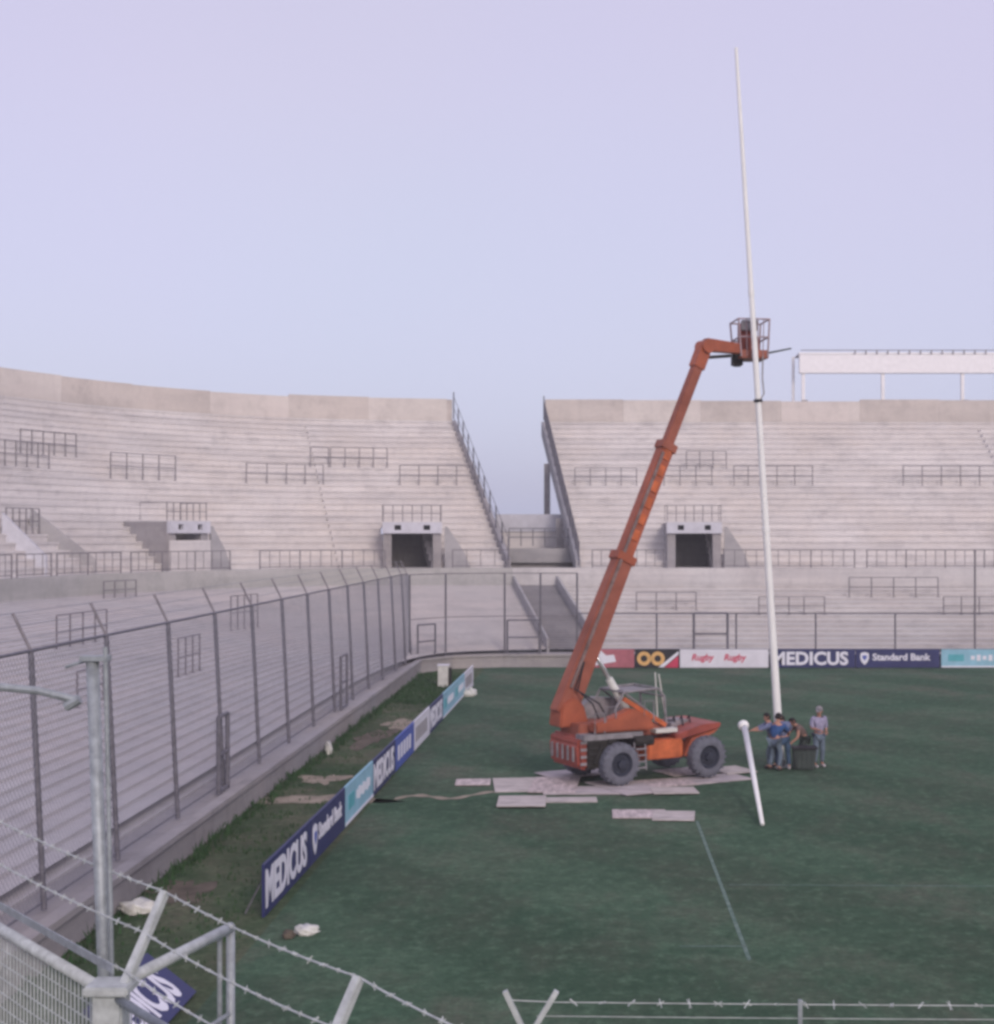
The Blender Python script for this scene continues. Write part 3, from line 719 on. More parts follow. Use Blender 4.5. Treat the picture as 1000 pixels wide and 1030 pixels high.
# ---------------------------------------------------------------- advertising boards
def text_mesh(txt, w, h, m, name, bold=.0, shear=0.0):
    cu = bpy.data.curves.new(name, 'FONT'); cu.body = txt; cu.extrude = .01; cu.offset = bold; cu.shear = shear; cu.resolution_u = 3
    o = bpy.data.objects.new(name, cu); C.objects.link(o)
    bpy.context.view_layer.update()
    me = bpy.data.meshes.new_from_object(o.evaluated_get(bpy.context.evaluated_depsgraph_get()))
    bpy.data.objects.remove(o)
    xs = [v.co.x for v in me.vertices]; ysv = [v.co.y for v in me.vertices]
    x0, x1, y0, y1 = min(xs), max(xs), min(ysv), max(ysv)
    for v in me.vertices:
        v.co = Vector(((v.co.x-x0)/(x1-x0)*w, -.028-(v.co.z)*.5, (v.co.y-y0)/(y1-y0)*h))
    me.materials.clear(); me.materials.append(m); me.name = name
    return me
BH = .93
TX = {}
def board(p0, p1, kind, label, cat='advertising board', z=0.03, group='advertising boards round the pitch'):
    p0, p1 = Vector(p0), Vector(p1); d = p1-p0; w = d.length-.05; rz = math.atan2(d.y, d.x)
    t = thing('advertising_board', label, cat, (p0.x, p0.y, z), rz, group, local=True)
    bg = {'med': 'navy', 'bank': 'navy', 'cyan': 'cyan', 'blue': 'blue', 'rugby': 'vwhite', 'redb': 'redvinyl', 'art': 'black', 'pale': 'vwhite'}[kind]
    MB().box((w/2, 0, BH/2), (w, .05, BH)).build('panel', M[bg], t)
    for x in (.25, w/2, w-.25): MB().beam((x, .05, BH*.7), (x, .38, 0), .03).beam((x, .05, 0), (x, .05, BH*.9), .04).build('support', M['steel'], t)
    def T(txt, x, z_, ww, hh, mm, b=.02, sh=0):
        key = (txt, ww, hh, mm)
        if key not in TX: TX[key] = text_mesh(txt, ww, hh, M[mm], 'lettering', b, sh)
        o = link('lettering', TX[key], t, (x, 0, z_)); return o
    if kind == 'med':
        T('MEDICUS', .08, .12, w-.42, .70, 'ink', .035)
    elif kind == 'bank':
        sh = [(.22, .70), (.30, .76), (.44, .79), (.58, .76), (.66, .70), (.66, .45), (.58, .27), (.44, .14), (.30, .27), (.22, .45)]
        MB().prism([(x, -.027, zz) for x, zz in sh], (0, -.012, 0)).build('shield', M['ink'], t)
        MB().prism([(.33, -.041, .62), (.55, -.041, .62), (.55, -.041, .50), (.44, -.041, .36), (.33, -.041, .50)], (0, -.008, 0)).build('shield_mark', M['blue'], t)
        T('Standard Bank', .85, .36, w-1.3, .36, 'ink', .03)
    elif kind == 'cyan':
        MB().box((w/2, -.03, .05), (w, .012, .07)).build('lower_band', M['ink'], t)
        MB().box((.75, -.03, .5), (.8, .012, .34)).build('logo_block', M['teal'], t)
        # the small lettering on this board is not readable in the photograph: pale bars
        m = MB()
        for k in range(7): m.box((1.6+k*.3, -.03, .5), (.2, .012, .2+.1*(k % 2)))
        m.build('pale_marks', M['ink'], t)
    elif kind == 'rugby':
        T('Rugby', .6, .25, 1.15, .44, 'redink', .03, .2); T('Rugby', 2.25, .25, 1.15, .44, 'redink', .03, .2)
    elif kind == 'redb':
        MB().prism([(0.02, -.027, .1), (.02, -.027, .82), (.3, -.027, .9), (.6, -.027, .62), (1.0, -.027, .66), (1.1, -.027, .3), (.6, -.027, .22)], (0, -.012, 0)).build('white_shape', M['ink'], t)
    elif kind == 'art':
        for cx in (.45, 1.15):
            m = MB(); pr = []
            for j in range(18):
                a0, a1 = 2*math.pi*j/18, 2*math.pi*(j+1)/18
                R_, r_ = .36, .17
                m.prism([(cx+R_*math.cos(a0), -.027, .46+R_*math.sin(a0)), (cx+R_*math.cos(a1), -.027, .46+R_*math.sin(a1)), (cx+r_*math.cos(a1), -.027, .46+r_*math.sin(a1)), (cx+r_*math.cos(a0), -.027, .46+r_*math.sin(a0))], (0, -.012, 0))
            m.build('yellow_ring', M['yellow'], t)
        MB().prism([(w-.75, -.027, 0), (w-.03, -.027, 0), (w-.03, -.027, .62)], (0, -.012, 0)).build('red_wedge', M['redink'], t)
        MB().prism([(w-1.05, -.027, 0.02), (w-.78, -.027, .02), (w-.03, -.027, .66), (w-.03, -.027, .84)], (0, -.012, 0)).build('white_band', M['ink'], t)
    elif kind == 'pale':
        m = MB()
        for k in range(6): m.box((.5+k*.5, -.03, .46), (.3, .012, .45))
        m.build('grey_marks', M['greyp'], t)
    elif kind == 'blue':
        m = MB()
        for k in range(5): m.box((.6+k*.6, -.03, .46), (.34, .012, .42))
        m.build('pale_marks', M['ink'], t)
    return t
def lp(Y): return (-5.9+(Y-26.4)*.0086, Y)
seq = [('med', 'navy board with large white letters, nearest end of the left touchline row'), ('bank', 'navy board with white shield, second from the near end of the left row'),
       ('cyan', 'light cyan board, third from the near end of the left row'), ('med', 'navy board with large white letters just beyond the first cyan board of the left row'),
       ('blue', 'bright blue board in the middle of the left row'), ('pale', 'whitish board with grey marks just beyond the bright blue board'),
       ('med', 'navy lettered board in the farther half of the left row'), ('cyan', 'cyan board beyond the farther lettered navy board'),
       ('cyan', 'last cyan board of the left row, one before the far end'), ('pale', 'whitish board at the far end of the left row')]
for k, (kd, lb) in enumerate(seq):
    board(lp(26.4+k*4.06), lp(26.4+(k+1)*4.06), kd, lb)
nb_ = board((-5.95, 19.4), (-5.93, 22.1), 'med', 'navy lettered board tipped backwards behind the foreground gate frame'); nb_.rotation_euler.x = math.radians(-52)
fx = [(598, 639, 'redb', 'faded red board with white shape beside the foot of the orange boom'), (639, 684, 'art', 'black board with yellow rings and a red wedge behind the lift'),
      (684, 774, 'rugby', 'white board with two red words left of the white post'), (775, 861, 'med', 'navy board with large white letters right behind the white post'),
      (861, 946, 'bank', 'navy board with white shield on the end line'), (947, 1033, 'cyan', 'light cyan board at the right picture edge'),
      (1034, 1120, 'med', 'navy lettered board beyond the right picture edge')]
for x0, x1, kd, lb in fx[:6]:
    board((X_at(x0, 76.1), 76.1), (X_at(x1, 76.1), 76.1), kd, lb)

# ---------------------------------------------------------------- boom lift
ANG = math.radians(29.4); lift = thing('boom_lift', 'orange telescopic boom lift on four wheels with raised basket standing on plywood sheets', 'boom lift', (1.31, 41.8, .03), ANG, local=True)
# wheels
def wheel(x, y, steer=0):
    sg = -1 if y < 0 else 1
    w = bpy.data.objects.new('wheel', None); C.objects.link(w); w.parent = lift; w.location = (x, y, .57); w.rotation_euler.z = steer
    R_, W_ = .57, .42
    prof = [(-W_/2, .33), (-W_/2, .44), (-W_/2+.03, .52), (-W_/2+.09, R_-.01), (-.03, R_), (.03, R_), (W_/2-.09, R_-.01), (W_/2-.03, .52), (W_/2, .44), (W_/2, .33), (0, .30), (-W_/2, .33)]
    m = MB().lathe((0, 0, 0), (0, 1, 0), prof, 32, caps=False)
    for k in range(22):
        t = 2*math.pi*k/22
        for s2 in (-1, 1):
            c = Vector((math.cos(t+s2*.06)*(R_-.018), s2*W_*.22, math.sin(t+s2*.06)*(R_-.018)))
            m.box(c, (.05, W_*.4, .05), Matrix.Rotation(-t, 3, 'Y'))
    tm = m.mesh('tyre', M['tyre']); o = link('tyre', tm, w, (0, 0, 0))
    m = MB().lathe((0, sg*.06, 0), (0, sg, 0), [(-.1, .33), (.1, .335), (.135, .31), (.06, .26), (.05, .12), (.16, .11), (.17, .03)], 20)
    for k in range(8):
        t = 2*math.pi*k/8; m.box((math.cos(t)*.19, sg*.15, math.sin(t)*.19), (.035, .03, .035))
    o = link('rim', m.mesh('rim', M['rim']), w, (0, 0, 0))
for x, y in ((-1.41, -1.05), (1.41, -1.05), (-1.41, 1.05), (1.41, 1.05)): wheel(x, y)
m = MB().box((0, 0, .72), (3.1, 1.15, .42)); m.box((-1.41, 0, .58), (.3, 1.75, .26)).box((1.41, 0, .58), (.3, 1.75, .26)); m.build('chassis', M['orangeD'], lift, bevel=.03)
# tool box and sloping deck at the right-hand end
MB().box((.1, -.78, .85), (1.15, .5, .52)).build('side_box', M['orangeL'], lift, bevel=.04)
MB().prism([(.5, -.95, 1.05), (1.95, -.95, 1.32), (2.0, -.95, 1.46), (1.4, -.95, 1.45), (.45, -.95, 1.2)], (0, 1.9, 0)).build('deck', M['red'], lift, bevel=.02)
MB().prism([(.75, -.96, .62), (1.0, -.96, 1.08), (1.9, -.96, 1.3), (1.75, -.96, 1.18), (1.1, -.96, .98), (.85, -.96, .6)], (0, .3, 0)).build('mudguard', M['orange'], lift, bevel=.01)
# turntable
MB().lathe((-.35, 0, .93), (0, 0, 1), [(0, .62), (.2, .62), (.24, .55)], 24).build('slew_ring', M['dark'], lift)
MB().prism([(-2.35, -.55, 1.18), (.35, -.55, 1.18), (.35, -.55, 1.42), (-.2, -.55, 1.62), (-2.35, -.55, 1.62)], (0, 1.1, 0)).build('turntable', M['orangeD'], lift, bevel=.03)
# counterweight at the tail
MB().prism([(-2.5, -.85, .48), (-2.2, -.85, .40), (-2.2, -.85, 1.30), (-2.45, -.85, 1.33), (-2.56, -.85, 1.1)], (0, 1.7, 0)).build('counterweight', M['red'], lift, bevel=.08)
for k in range(4): MB().box((-2.35, -.86, .6+k*.19), (.24, .03, .07)).build('grille_slat', M['greyp'], lift)
for k in range(5): MB().box((-2.56, -.6+k*.3, .85), (.05, .06, .4)).build('grille_slat', M['greyp'], lift)
# engine bay
m = MB().box((-1.85, -.45, .84), (.86, 1.0, .74)).box((-1.85, .5, .84), (.86, .6, .74))
for k in range(5): m.box((-1.85, -.97, .55+k*.15), (.8, .04, .05))
m.tube([(-1.7, -.99, .7), (-1.5, -1.02, 1.0), (-1.7, -1.0, 1.2)], .05, 8).tube([(-2.1, -1.0, .6), (-1.9, -1.02, 1.1)], .04, 8)
m.build('engine', M['dark'], lift, bevel=0)
MB().box((-1.5, -.72, 1.30), (1.85, .5, .16)).build('hood_edge', M['greyp'], lift, bevel=.02)
# hoods either side of the boom
MB().prism([(-2.1, -1.0, 1.42), (-.2, -1.0, 1.42), (-.35, -1.0, 1.78), (-.9, -1.0, 2.02), (-1.35, -1.0, 1.86), (-2.1, -1.0, 1.66)], (0, .42, 0)).build('engine_hood', M['orange'], lift, bevel=.05)
MB().prism([(-1.9, .6, 1.42), (.0, .6, 1.42), (-.2, .6, 2.1), (-1.2, .6, 2.2), (-1.9, .6, 1.75)], (0, .42, 0)).build('engine_hood', M['greyp'], lift, bevel=.05)
# bare frame over the hood
m = MB()
fr = [(-1.25, 1.9), (-.95, 2.42), (.15, 2.48), (.35, 2.25), (.42, 1.45)]
for y in (-.55, .75):
    m.tube([(x, y, z) for x, z in fr], .035, 6)
    m.tube([(-.95, y, 2.42), (.35, y, 1.5)], .03, 6)
for x, z in fr[1:4]: m.tube([(x, -.55, z), (x, .75, z)], .03, 6)
m.box((-.35, .1, 2.42), (.95, 1.15, .04)); m.build('guard_frame', M['greyp'], lift)
m = MB().beam((-1.0, -.62, 2.25), (.35, -.62, 1.45), .09, .12); m.build('diagonal_strut', M['orangeL'], lift)
m = MB().tube([(.3, -.3, 1.4), (.18, -.35, 2.9)], .022, 5).tube([(.65, -.2, 1.4), (.3, -.35, 2.85)], .022, 5); m.build('whip_poles', M['oldwhite'], lift)
MB().box((.25, -.7, 1.33), (.7, .3, .1)).build('cover_plate', M['oldwhite'], lift)
# boom tower + telescopic boom, in the machine's own long axis
inv = Matrix.Rotation(-ANG, 3, 'Z')
def loc_(p): return inv @ (Vector(p)-Vector((1.31, 41.8, .03)))
b0 = loc_(P(568, 714, 40.9)); b3 = loc_(P(709, 350, 43.5)); 
MB().prism([(b0.x-.32, b0.y-.34, 1.5), (b0.x+.6, b0.y-.34, 1.5), (b0.x+.42, b0.y-.34, b0.z+.12), (b0.x+.1, b0.y-.34, b0.z+.32), (b0.x-.25, b0.y-.34, b0.z+.1)], (0, .68, 0)).build('boom_tower', M['orange'], lift, bevel=.04)
def lerp(a, b, t): return a+(b-a)*t
m1 = lerp(b0, b3, .405); m2 = lerp(b0, b3, .715)
bs = MB().beam(lerp(b0, b3, -.015), m1, .44, .66, .40, .52).build('boom_section', M['orangeD'], lift, bevel=.03)
MB().beam(lerp(b0, b3, .39), lerp(b0, b3, .412), .50, .64).build('boom_collar', M['orange'], bs, bevel=.02).location = (0, 0, 0)
bs2 = MB().beam(lerp(b0, b3, .36), m2, .34, .42).build('boom_section', M['orange'], lift, bevel=.02)
MB().beam(lerp(b0, b3, .700), lerp(b0, b3, .722), .44, .52).build('boom_collar', M['orangeD'], bs2, bevel=.02).location = (0, 0, 0)
bs3 = MB().beam(lerp(b0, b3, .66), b3, .25, .30).build('boom_section', M['orangeD'], lift, bevel=.02)
# hose carrier on the side of the boom
dirb = (b3-b0).normalized(); sdv, _u = frame(dirb); sdv = sdv if sdv.y < 0 else -sdv; nb = _u if _u.x < 0 else -_u
m = MB().beam(lerp(b0, b3, .05)+sdv*.25+nb*.2, lerp(b0, b3, .69)+sdv*.2+nb*.14, .04, .09); m.build('hose_carrier', M['hose'], lift)
m = MB()
for k in range(6):
    q = lerp(b0, b3, .45+k*.045)+sdv*.19; m.beam(q, q+dirb*.32, .03, .22)
m.build('boom_marking', M['orangeL'], lift)
for dz_ in (.0, .1):
    MB().tube([Vector((-1.6+dz_*3, -.4, 1.6)), Vector((-1.9+dz_*2, -.5, 2.15)), lerp(b0, b3, .05)+sdv*.3+nb*dz_, lerp(b0, b3, .12)+sdv*.27+nb*.12], .025, 6).build('hydraulic_hose', M['black'], lift)
for x_, z_ in ((-2.1, 1.7), (-1.75, 1.85), (-.55, 1.95)): MB().tube([(x_, -.98, z_-.3), (x_, -.98, z_+.25), (x_+.3, -.98, z_+.25), (x_+.3, -.98, z_-.3)], .02, 6).build('grab_rail', M['greyp'], lift)
MB().lathe((-.9, -.95, 1.12), (1, 0, 0), [(0, .1), (.02, .15), (.6, .15), (.62, .1)], 14).build('oil_tank', M['dark'], lift)
m = MB()
for k_ in range(4): m.box((-.75, -1.12, .42+k_*.17), (.34, .1, .03))
m.beam((-.92, -1.12, .35), (-.92, -1.05, 1.1), .03).beam((-.58, -1.12, .35), (-.58, -1.05, 1.1), .03).build('step_ladder', M['greyp'], lift)
for x_ in (.8, 1.05, 1.3): MB().tube([(x_, -.5, 1.2), (x_+.1, -.2, 1.62), (x_+.3, .3, 1.35)], .022, 6).build('hydraulic_hose', M['black'], lift)
MB().box((1.15, .1, 1.42), (.5, .6, .18)).box((.75, -.3, 1.36), (.22, .3, .22)).build('valve_block', M['greyp'], lift, bevel=.02)
MB().tube([(-1.9, .3, 1.6), (-1.9, .3, 2.1)], .05, 10).build('exhaust_pipe', M['dark'], lift)
# lift cylinder
cA = Vector((-.35, 0, 1.55)); cB = lerp(b0, b3, .17)
MB().tube([cA, lerp(cA, cB, .55)], .11, 12).build('cylinder_barrel', M['oldwhite'], lift, smooth=True)
MB().tube([lerp(cA, cB, .5), cB], .065, 12).build('cylinder_rod', M['chrome'], lift, smooth=True)
# jib and basket
j0 = b3; j1 = loc_(P(743, 352, 44.0))
MB().lathe(j0+Vector((0, -.24, 0)), (0, 1, 0), [(0, .2), (.48, .2)], 16).beam(j0+Vector((0, 0, .05)), j0-dirb*.7, .31, .37).build('jib_knuckle', M['orange'], lift, bevel=0)
MB().beam(j0+Vector((0, 0, .06)), j1, .3, .38, .26, .30).build('jib', M['orange'], lift, bevel=.02)
MB().tube([j0+Vector((.1, 0, -.30)), lerp(j0, j1, .75)+Vector((0, 0, -.22))], .05, 10).build('jib_cylinder', M['dark'], lift)
bk = bpy.data.objects.new('basket', None); C.objects.link(bk); bk.parent = lift
bc = loc_((4.60, 44.45, 11.98)); bk.location = bc; bk.rotation_euler.z = -ANG+math.radians(8)
MB().box((0, 0, .04), (.82, 1.0, .08)).box((0, -.5, .14), (.84, .03, .2)).box((0, .5, .14), (.84, .03, .2)).build('basket_floor', M['orangeD'], bk, ).location = (0, 0, 0)
m = MB()
cs_ = [(-.42, -.52), (.40, -.52), (.40, .52), (-.42, .52)]
for i, (x, y) in enumerate(cs_):
    x2, y2 = cs_[(i+1) % 4]; o_ = 1.14
    m.tube([(x*.97, y, .05), (x*o_-.02, y*1.04, 1.15)], .028, 6)
    for z, kk in ((1.15, 1.0), (.62, .5)):
        a1 = lerp(Vector((x*.97, y, .05)), Vector((x*o_-.02, y*1.04, 1.15)), (z-.05)/1.1); a2 = lerp(Vector((x2*.97, y2, .05)), Vector((x2*o_-.02, y2*1.04, 1.15)), (z-.05)/1.1)
        m.tube([a1, a2], .026, 6)
for k in range(1, 5): 
    x = -.4+k*.16
    for y in (-.52, .52): m.tube([(x, y, .05), (x*1.1, y*1.04, 1.15)], .014, 4)
m.build('basket_rail', M['basket'], bk).location = (0, 0, 0)
m = MB().box((-.12, .1, .62), (.42, .5, .95)).box((.02, -.2, .35), (.34, .3, .6)); m.build('tool_load', M['red'], bk, bevel=.04).location = (0, 0, 0)
MB().box((-.12, -.35, .98), (.5, .16, .3)).build('control_box', M['greyp'], bk, bevel=.02).location = (0, 0, 0)
MB().box((-.42, 0, .0), (.3, .3, .34)).lathe((-.42, 0, -.2), (0, 0, 1), [(0, .12), (.3, .12)], 12).build('basket_mount', M['dark'], bk).location = (0, 0, 0)
tag(MB().beam(P(768, 356, 44.3), P(796, 350.5, 44.3), .16, .05, .12, .035).build('plank', M['greencl']), 'dark green plank sticking out from the right of the raised basket', 'plank')
tag(MB().tube([P(767.5, 358, 43.9), P(767, 380, 43.85), P(768.5, 396, 43.8), P(765, 402, 43.75), P(767.5, 404, 43.75)], .025, 6).build('rope', M['rope']), 'slack dark rope hanging under the raised basket beside the post', 'rope')

# ---------------------------------------------------------------- the posts
pA = P(785.5, 771, 43.8); pA.z = 0; pB = P(740.5, 48, 43.6)
tp = thing('goal_post', 'very tall white tapered post standing and leaning slightly left beside the lift', 'post', tuple(pA))
fr_ = [0, .33, .66, 1.0]; rr = [.125, .10, .078, .05]
for k in range(3):
    a, b = lerp(pA, pB, fr_[k]), lerp(pA, pB, fr_[k+1])
    MB().tube([a, b], rr[k], 20, rr[k+1], caps=False).build('post_section', M['white'], tp, smooth=True)
    if k: MB().tube([lerp(pA, pB, fr_[k]-.004), lerp(pA, pB, fr_[k]+.004)], rr[k]+.012, 16).build('flange', M['white'], tp)
MB().lathe(tuple(pA), (0, 0, 1), [(0, .3), (.03, .3), (.03, .16), (.2, .15)], 20).build('base_plate', M['galv'], tp)
MB().tube([lerp(pA, pB, .508), lerp(pA, pB, .512)], .13, 12).build('tie_band', M['black'], tp)
qA = P(749, 731, 43.2); qB = Vector(((767-VX)*34.7/F, 34.7, .07))
lpst = thing('spare_post', 'second white tapered post lying on the grass with its capped end lifted by a worker', 'post', tuple(qB))
MB().tube([qA, lerp(qA, qB, .5), qB], [.09, .072, .048], 16).build('post_shaft', M['white'], lpst, smooth=True)
MB().lathe(tuple(qA+Vector((-.03, 0, .02))), qA-qB, [(-.1, .09), (-.05, .14), (.05, .165), (.13, .14), (.17, .08)], 16).build('post_cap', M['white'], lpst, smooth=True)

# plywood sheets
def sheet(px, py, w, d, rot, z, m, label):
    Y = F*H/(py-VY); x = (px-VX)*Y/F
    mt = Matrix.Rotation(rot, 3, 'Z')
    o = MB().box((0, 0, 0), (w, d, .022), mt).build('plywood_sheet', M[m]); o.location = (x, Y, z+.013)
    o.rotation_euler = (random.uniform(-.004, .004), random.uniform(-.004, .004), 0)
    return tag(o, label, 'plywood sheet', 'plywood sheets laid on the grass under the lift')
sh = [(476, 788, .95, 1.0, .05, 0, 'ply2', 'leftmost small plywood sheet on the grass'), (520, 790, 1.25, 2.2, .1, .004, 'ply', 'long pale plywood sheet left of the lift'),
      (558, 791, 1.25, 2.4, -.05, .03, 'ply2', 'plywood sheet in front of the red counterweight'), (592, 796, 1.2, 2.4, 1.6, .004, 'ply3', 'sheet lying across in front of the near left wheel'),
      (525, 808, 1.22, 1.5, .02, .004, 'ply', 'squarish sheet nearest the viewer on the left of the pile'), (573, 805, 1.4, .7, .04, .03, 'ply', 'narrow pale sheet just right of the squarish one'),
      (630, 793, 1.3, 2.3, .5, .03, 'ply3', 'sheet directly under the near left wheel'), (655, 789, 2.3, 1.2, .35, .055, 'ply2', 'sheet under the middle of the lift'),
      (678, 797, 1.2, .95, .1, .004, 'ply', 'small pale sheet right of the near left wheel'), (643, 820, 1.3, 1.05, .0, .004, 'ply2', 'pale sheet on its own in front of the lift, left of two'),
      (678, 822, 1.0, 1.15, -.08, .03, 'ply', 'darker sheet in front of the lift, right of two'), (718, 784, 1.9, 1.1, .5, .004, 'ply3', 'sheet under the right front wheel'),
      (736, 776, 1.0, 1.2, .45, .02, 'ply', 'sheet just behind the right front wheel'), (700, 776, 2.2, 1.2, .5, .004, 'ply2', 'sheet in shadow under the right end of the lift'), (585, 779, 2.4, 1.2, .5, .055, 'ply3', 'sheet in shadow under the tail of the lift')]
for i, a in enumerate(sh):
    a = list(a); a[5] = (i % 5)*.005+(.0 if i % 2 else .024); sheet(*a)
lift.location.z = .062

# ---------------------------------------------------------------- people
def skin_mesh(name, V_, E_, R_, m, root=0, sub=1):
    me = bpy.data.meshes.new(name); me.from_pydata([tuple(v) for v in V_], E_, []); o = bpy.data.objects.new(name, me); C.objects.link(o)
    md = o.modifiers.new('s', 'SKIN'); md.use_smooth_shade = True
    if not me.skin_vertices: me.attributes.new
    for i, r in enumerate(R_):
        sv = me.skin_vertices[0].data[i]; sv.radius = (r, r) if not isinstance(r, tuple) else r; sv.use_root = (i == root)
    sb = o.modifiers.new('u', 'SUBSURF'); sb.levels = sub; sb.render_levels = sub
    bpy.context.view_layer.update()
    out = bpy.data.meshes.new_from_object(o.evaluated_get(bpy.context.evaluated_depsgraph_get()))
    bpy.data.objects.remove(o); out.name = name; out.materials.clear(); out.materials.append(m); out.shade_smooth()
    return out
def person(loc, rz, J, label, shirt, trousers, shoes, sleeve=.9, cap=None, group=None):
    """J: joint positions in the figure's own axes, facing -Y"""
    t = thing('person', label, 'person', loc, rz, group, local=True)
    V = {k: Vector(v) for k, v in J.items()}
    V['belly'] = lerp(V['pelvis'], V['chest'], .5)
    nk = V['head']-V['neck']; up = nk.normalized()
    fwd = V.get('face', Vector((0, -1, 0))); fwd = (fwd-up*fwd.dot(up)).normalized(); side = up.cross(fwd)
    V['skull'] = V['head']; V['crown'] = V['head']+up*.075; V['jaw'] = V['head']-up*.07+fwd*.035
    names = ['pelvis', 'belly', 'chest', 'neck', 'jaw', 'skull', 'crown']
    rad = {'pelvis': .135, 'belly': .12, 'chest': .14, 'neck': .058, 'jaw': .065, 'skull': .088, 'crown': .065}
    E = [('pelvis', 'belly'), ('belly', 'chest'), ('chest', 'neck'), ('neck', 'jaw'), ('jaw', 'skull'), ('skull', 'crown')]
    for s in 'LR':
        names += ['sh'+s, 'el'+s, 'wr'+s, 'pa'+s, 'hp'+s, 'kn'+s, 'an'+s, 'to'+s]
        w = V['wr'+s]; d = (w-V['el'+s]).normalized(); V['pa'+s] = w+d*.075
        V['to'+s] = V['an'+s]+V.get('foot', Vector((0, -1, 0)))*.17+Vector((0, 0, -.05))
        rad.update({'sh'+s: .062, 'el'+s: .045, 'wr'+s: .03, 'pa'+s: (.042, .022), 'hp'+s: .09, 'kn'+s: .062, 'an'+s: .042, 'to'+s: .038})
        E += [('chest', 'sh'+s), ('sh'+s, 'el'+s), ('el'+s, 'wr'+s), ('wr'+s, 'pa'+s), ('pelvis', 'hp'+s), ('hp'+s, 'kn'+s), ('kn'+s, 'an'+s), ('an'+s, 'to'+s)]
    idx = {n: i for i, n in enumerate(names)}
    body = skin_mesh('body', [V[n] for n in names], [(idx[a], idx[b]) for a, b in E], [rad[n] for n in names], M['skin'], 0)
    # nose, ears, fingers and thumbs joined into the same mesh
    fm = MB(); hd = V['head']
    fm.tube([hd+fwd*.075+up*.01, hd+fwd*.112-up*.02, hd+fwd*.08-up*.035], [.01, .016, .008], 6)
    for sg in (-1, 1): fm.lathe(tuple(hd+side*sg*.083-up*.005), side*sg, [(0, .03), (.018, .026)], 8)
    for s in 'LR':
        w = V['wr'+s]; d = (w-V['el'+s]).normalized(); pa = V['pa'+s]; a_, u_ = frame(d)
        for k, L_ in enumerate((.065, .075, .07, .055)):
            o_ = a_*((k-1.5)*.019); fm.tube([pa+o_+d*.01, pa+o_+d*(.03+L_*.45)+u_*-.012, pa+o_+d*(.03+L_*.75)+u_*-.04], [.0095, .0085, .007], 6)
        fm.tube([pa+a_*-.025-d*.03, pa+a_*-.052+d*.005, pa+a_*-.055+d*.035+u_*-.012], [.012, .01, .008], 6)
    bm = bmesh.new(); bm.from_mesh(body); bm.from_mesh(fm.mesh('f', M['skin'])); bm.to_mesh(body); bm.free(); body.shade_smooth()
    link('body', body, t, (0, 0, 0))
    # clothes
    sv = ['pelvis', 'belly', 'chest', 'collar']; V['collar'] = lerp(V['chest'], V['neck'], .75)
    rs = [.15, .15, .165, .075]; es = [(0, 1), (1, 2), (2, 3)]; pts = [lerp(V['pelvis'], V['belly'], -.1), V['belly'], V['chest'], V['collar']]
    for s in 'LR':
        i = len(pts); pts += [V['sh'+s], lerp(V['sh'+s], V['el'+s], .6), lerp(V['sh'+s], V['el'+s], sleeve) if sleeve <= 1 else lerp(V['el'+s], V['wr'+s], sleeve-1)]
        rs += [.085, .07, .062 if sleeve <= 1 else .05]; es += [(2, i), (i, i+1), (i+1, i+2)]
    link('shirt', skin_mesh('shirt', pts, es, rs, M[shirt], 0), t, (0, 0, 0))
    pts = [V['pelvis']]; rs = [.15]; es = []
    for s in 'LR':
        i = len(pts); pts += [V['hp'+s], V['kn'+s], lerp(V['kn'+s], V['an'+s], .93)]; rs += [.112, .082, .066]; es += [(0, i), (i, i+1), (i+1, i+2)]
    link('trousers', skin_mesh('trousers', pts, es, rs, M[trousers], 0), t, (0, 0, 0))
    for s in 'LR':
        a_ = V['an'+s]; f_ = V.get('foot', Vector((0, -1, 0)))
        link('shoe', skin_mesh('shoe', [a_+Vector((0, 0, -.03))-f_*.04, a_+f_*.09+Vector((0, 0, -.045)), a_+f_*.19+Vector((0, 0, -.05))], [(0, 1), (1, 2)], [.058, .05, .045], M[shoes], 0), t, (0, 0, 0))
    hm = MB().lathe(tuple(hd-fwd*.012-up*.01), up, [(-.05, .094), (.0, .104), (.06, .098), (.11, .07), (.135, .02)], 14)
    if cap:
        hm = MB().lathe(tuple(hd-fwd*.005+up*.03), up, [(0, .108), (.05, .102), (.1, .075), (.125, .02)], 14)
        hm.prism([hd+up*.035+fwd*.08+side*.07, hd+up*.03+fwd*.19+side*.05, hd+up*.03+fwd*.19-side*.05, hd+up*.035+fwd*.08-side*.07], up*.012)
        hm.build('cap', M[cap], t, smooth=False)
    else:
        # hair: set back from the face
        for i_, v in enumerate(hm.v):
            r_ = v-hd
            if r_.dot(fwd) > .06 and r_.dot(up) < .05: hm.v[i_] = v-fwd*.05
        hm.build('hair', M['hair'], t, smooth=True)
    em = MB()
    for sg in (-1, 1): em.lathe(tuple(hd+fwd*.082+side*sg*.033+up*.012), fwd, [(0, .012), (.008, .008)], 8)
    em.box(hd+fwd*.092-up*.062, (.045, .012, .01)); em.build('facial_features', M['hair'], t)
    return t
def mirror(): pass
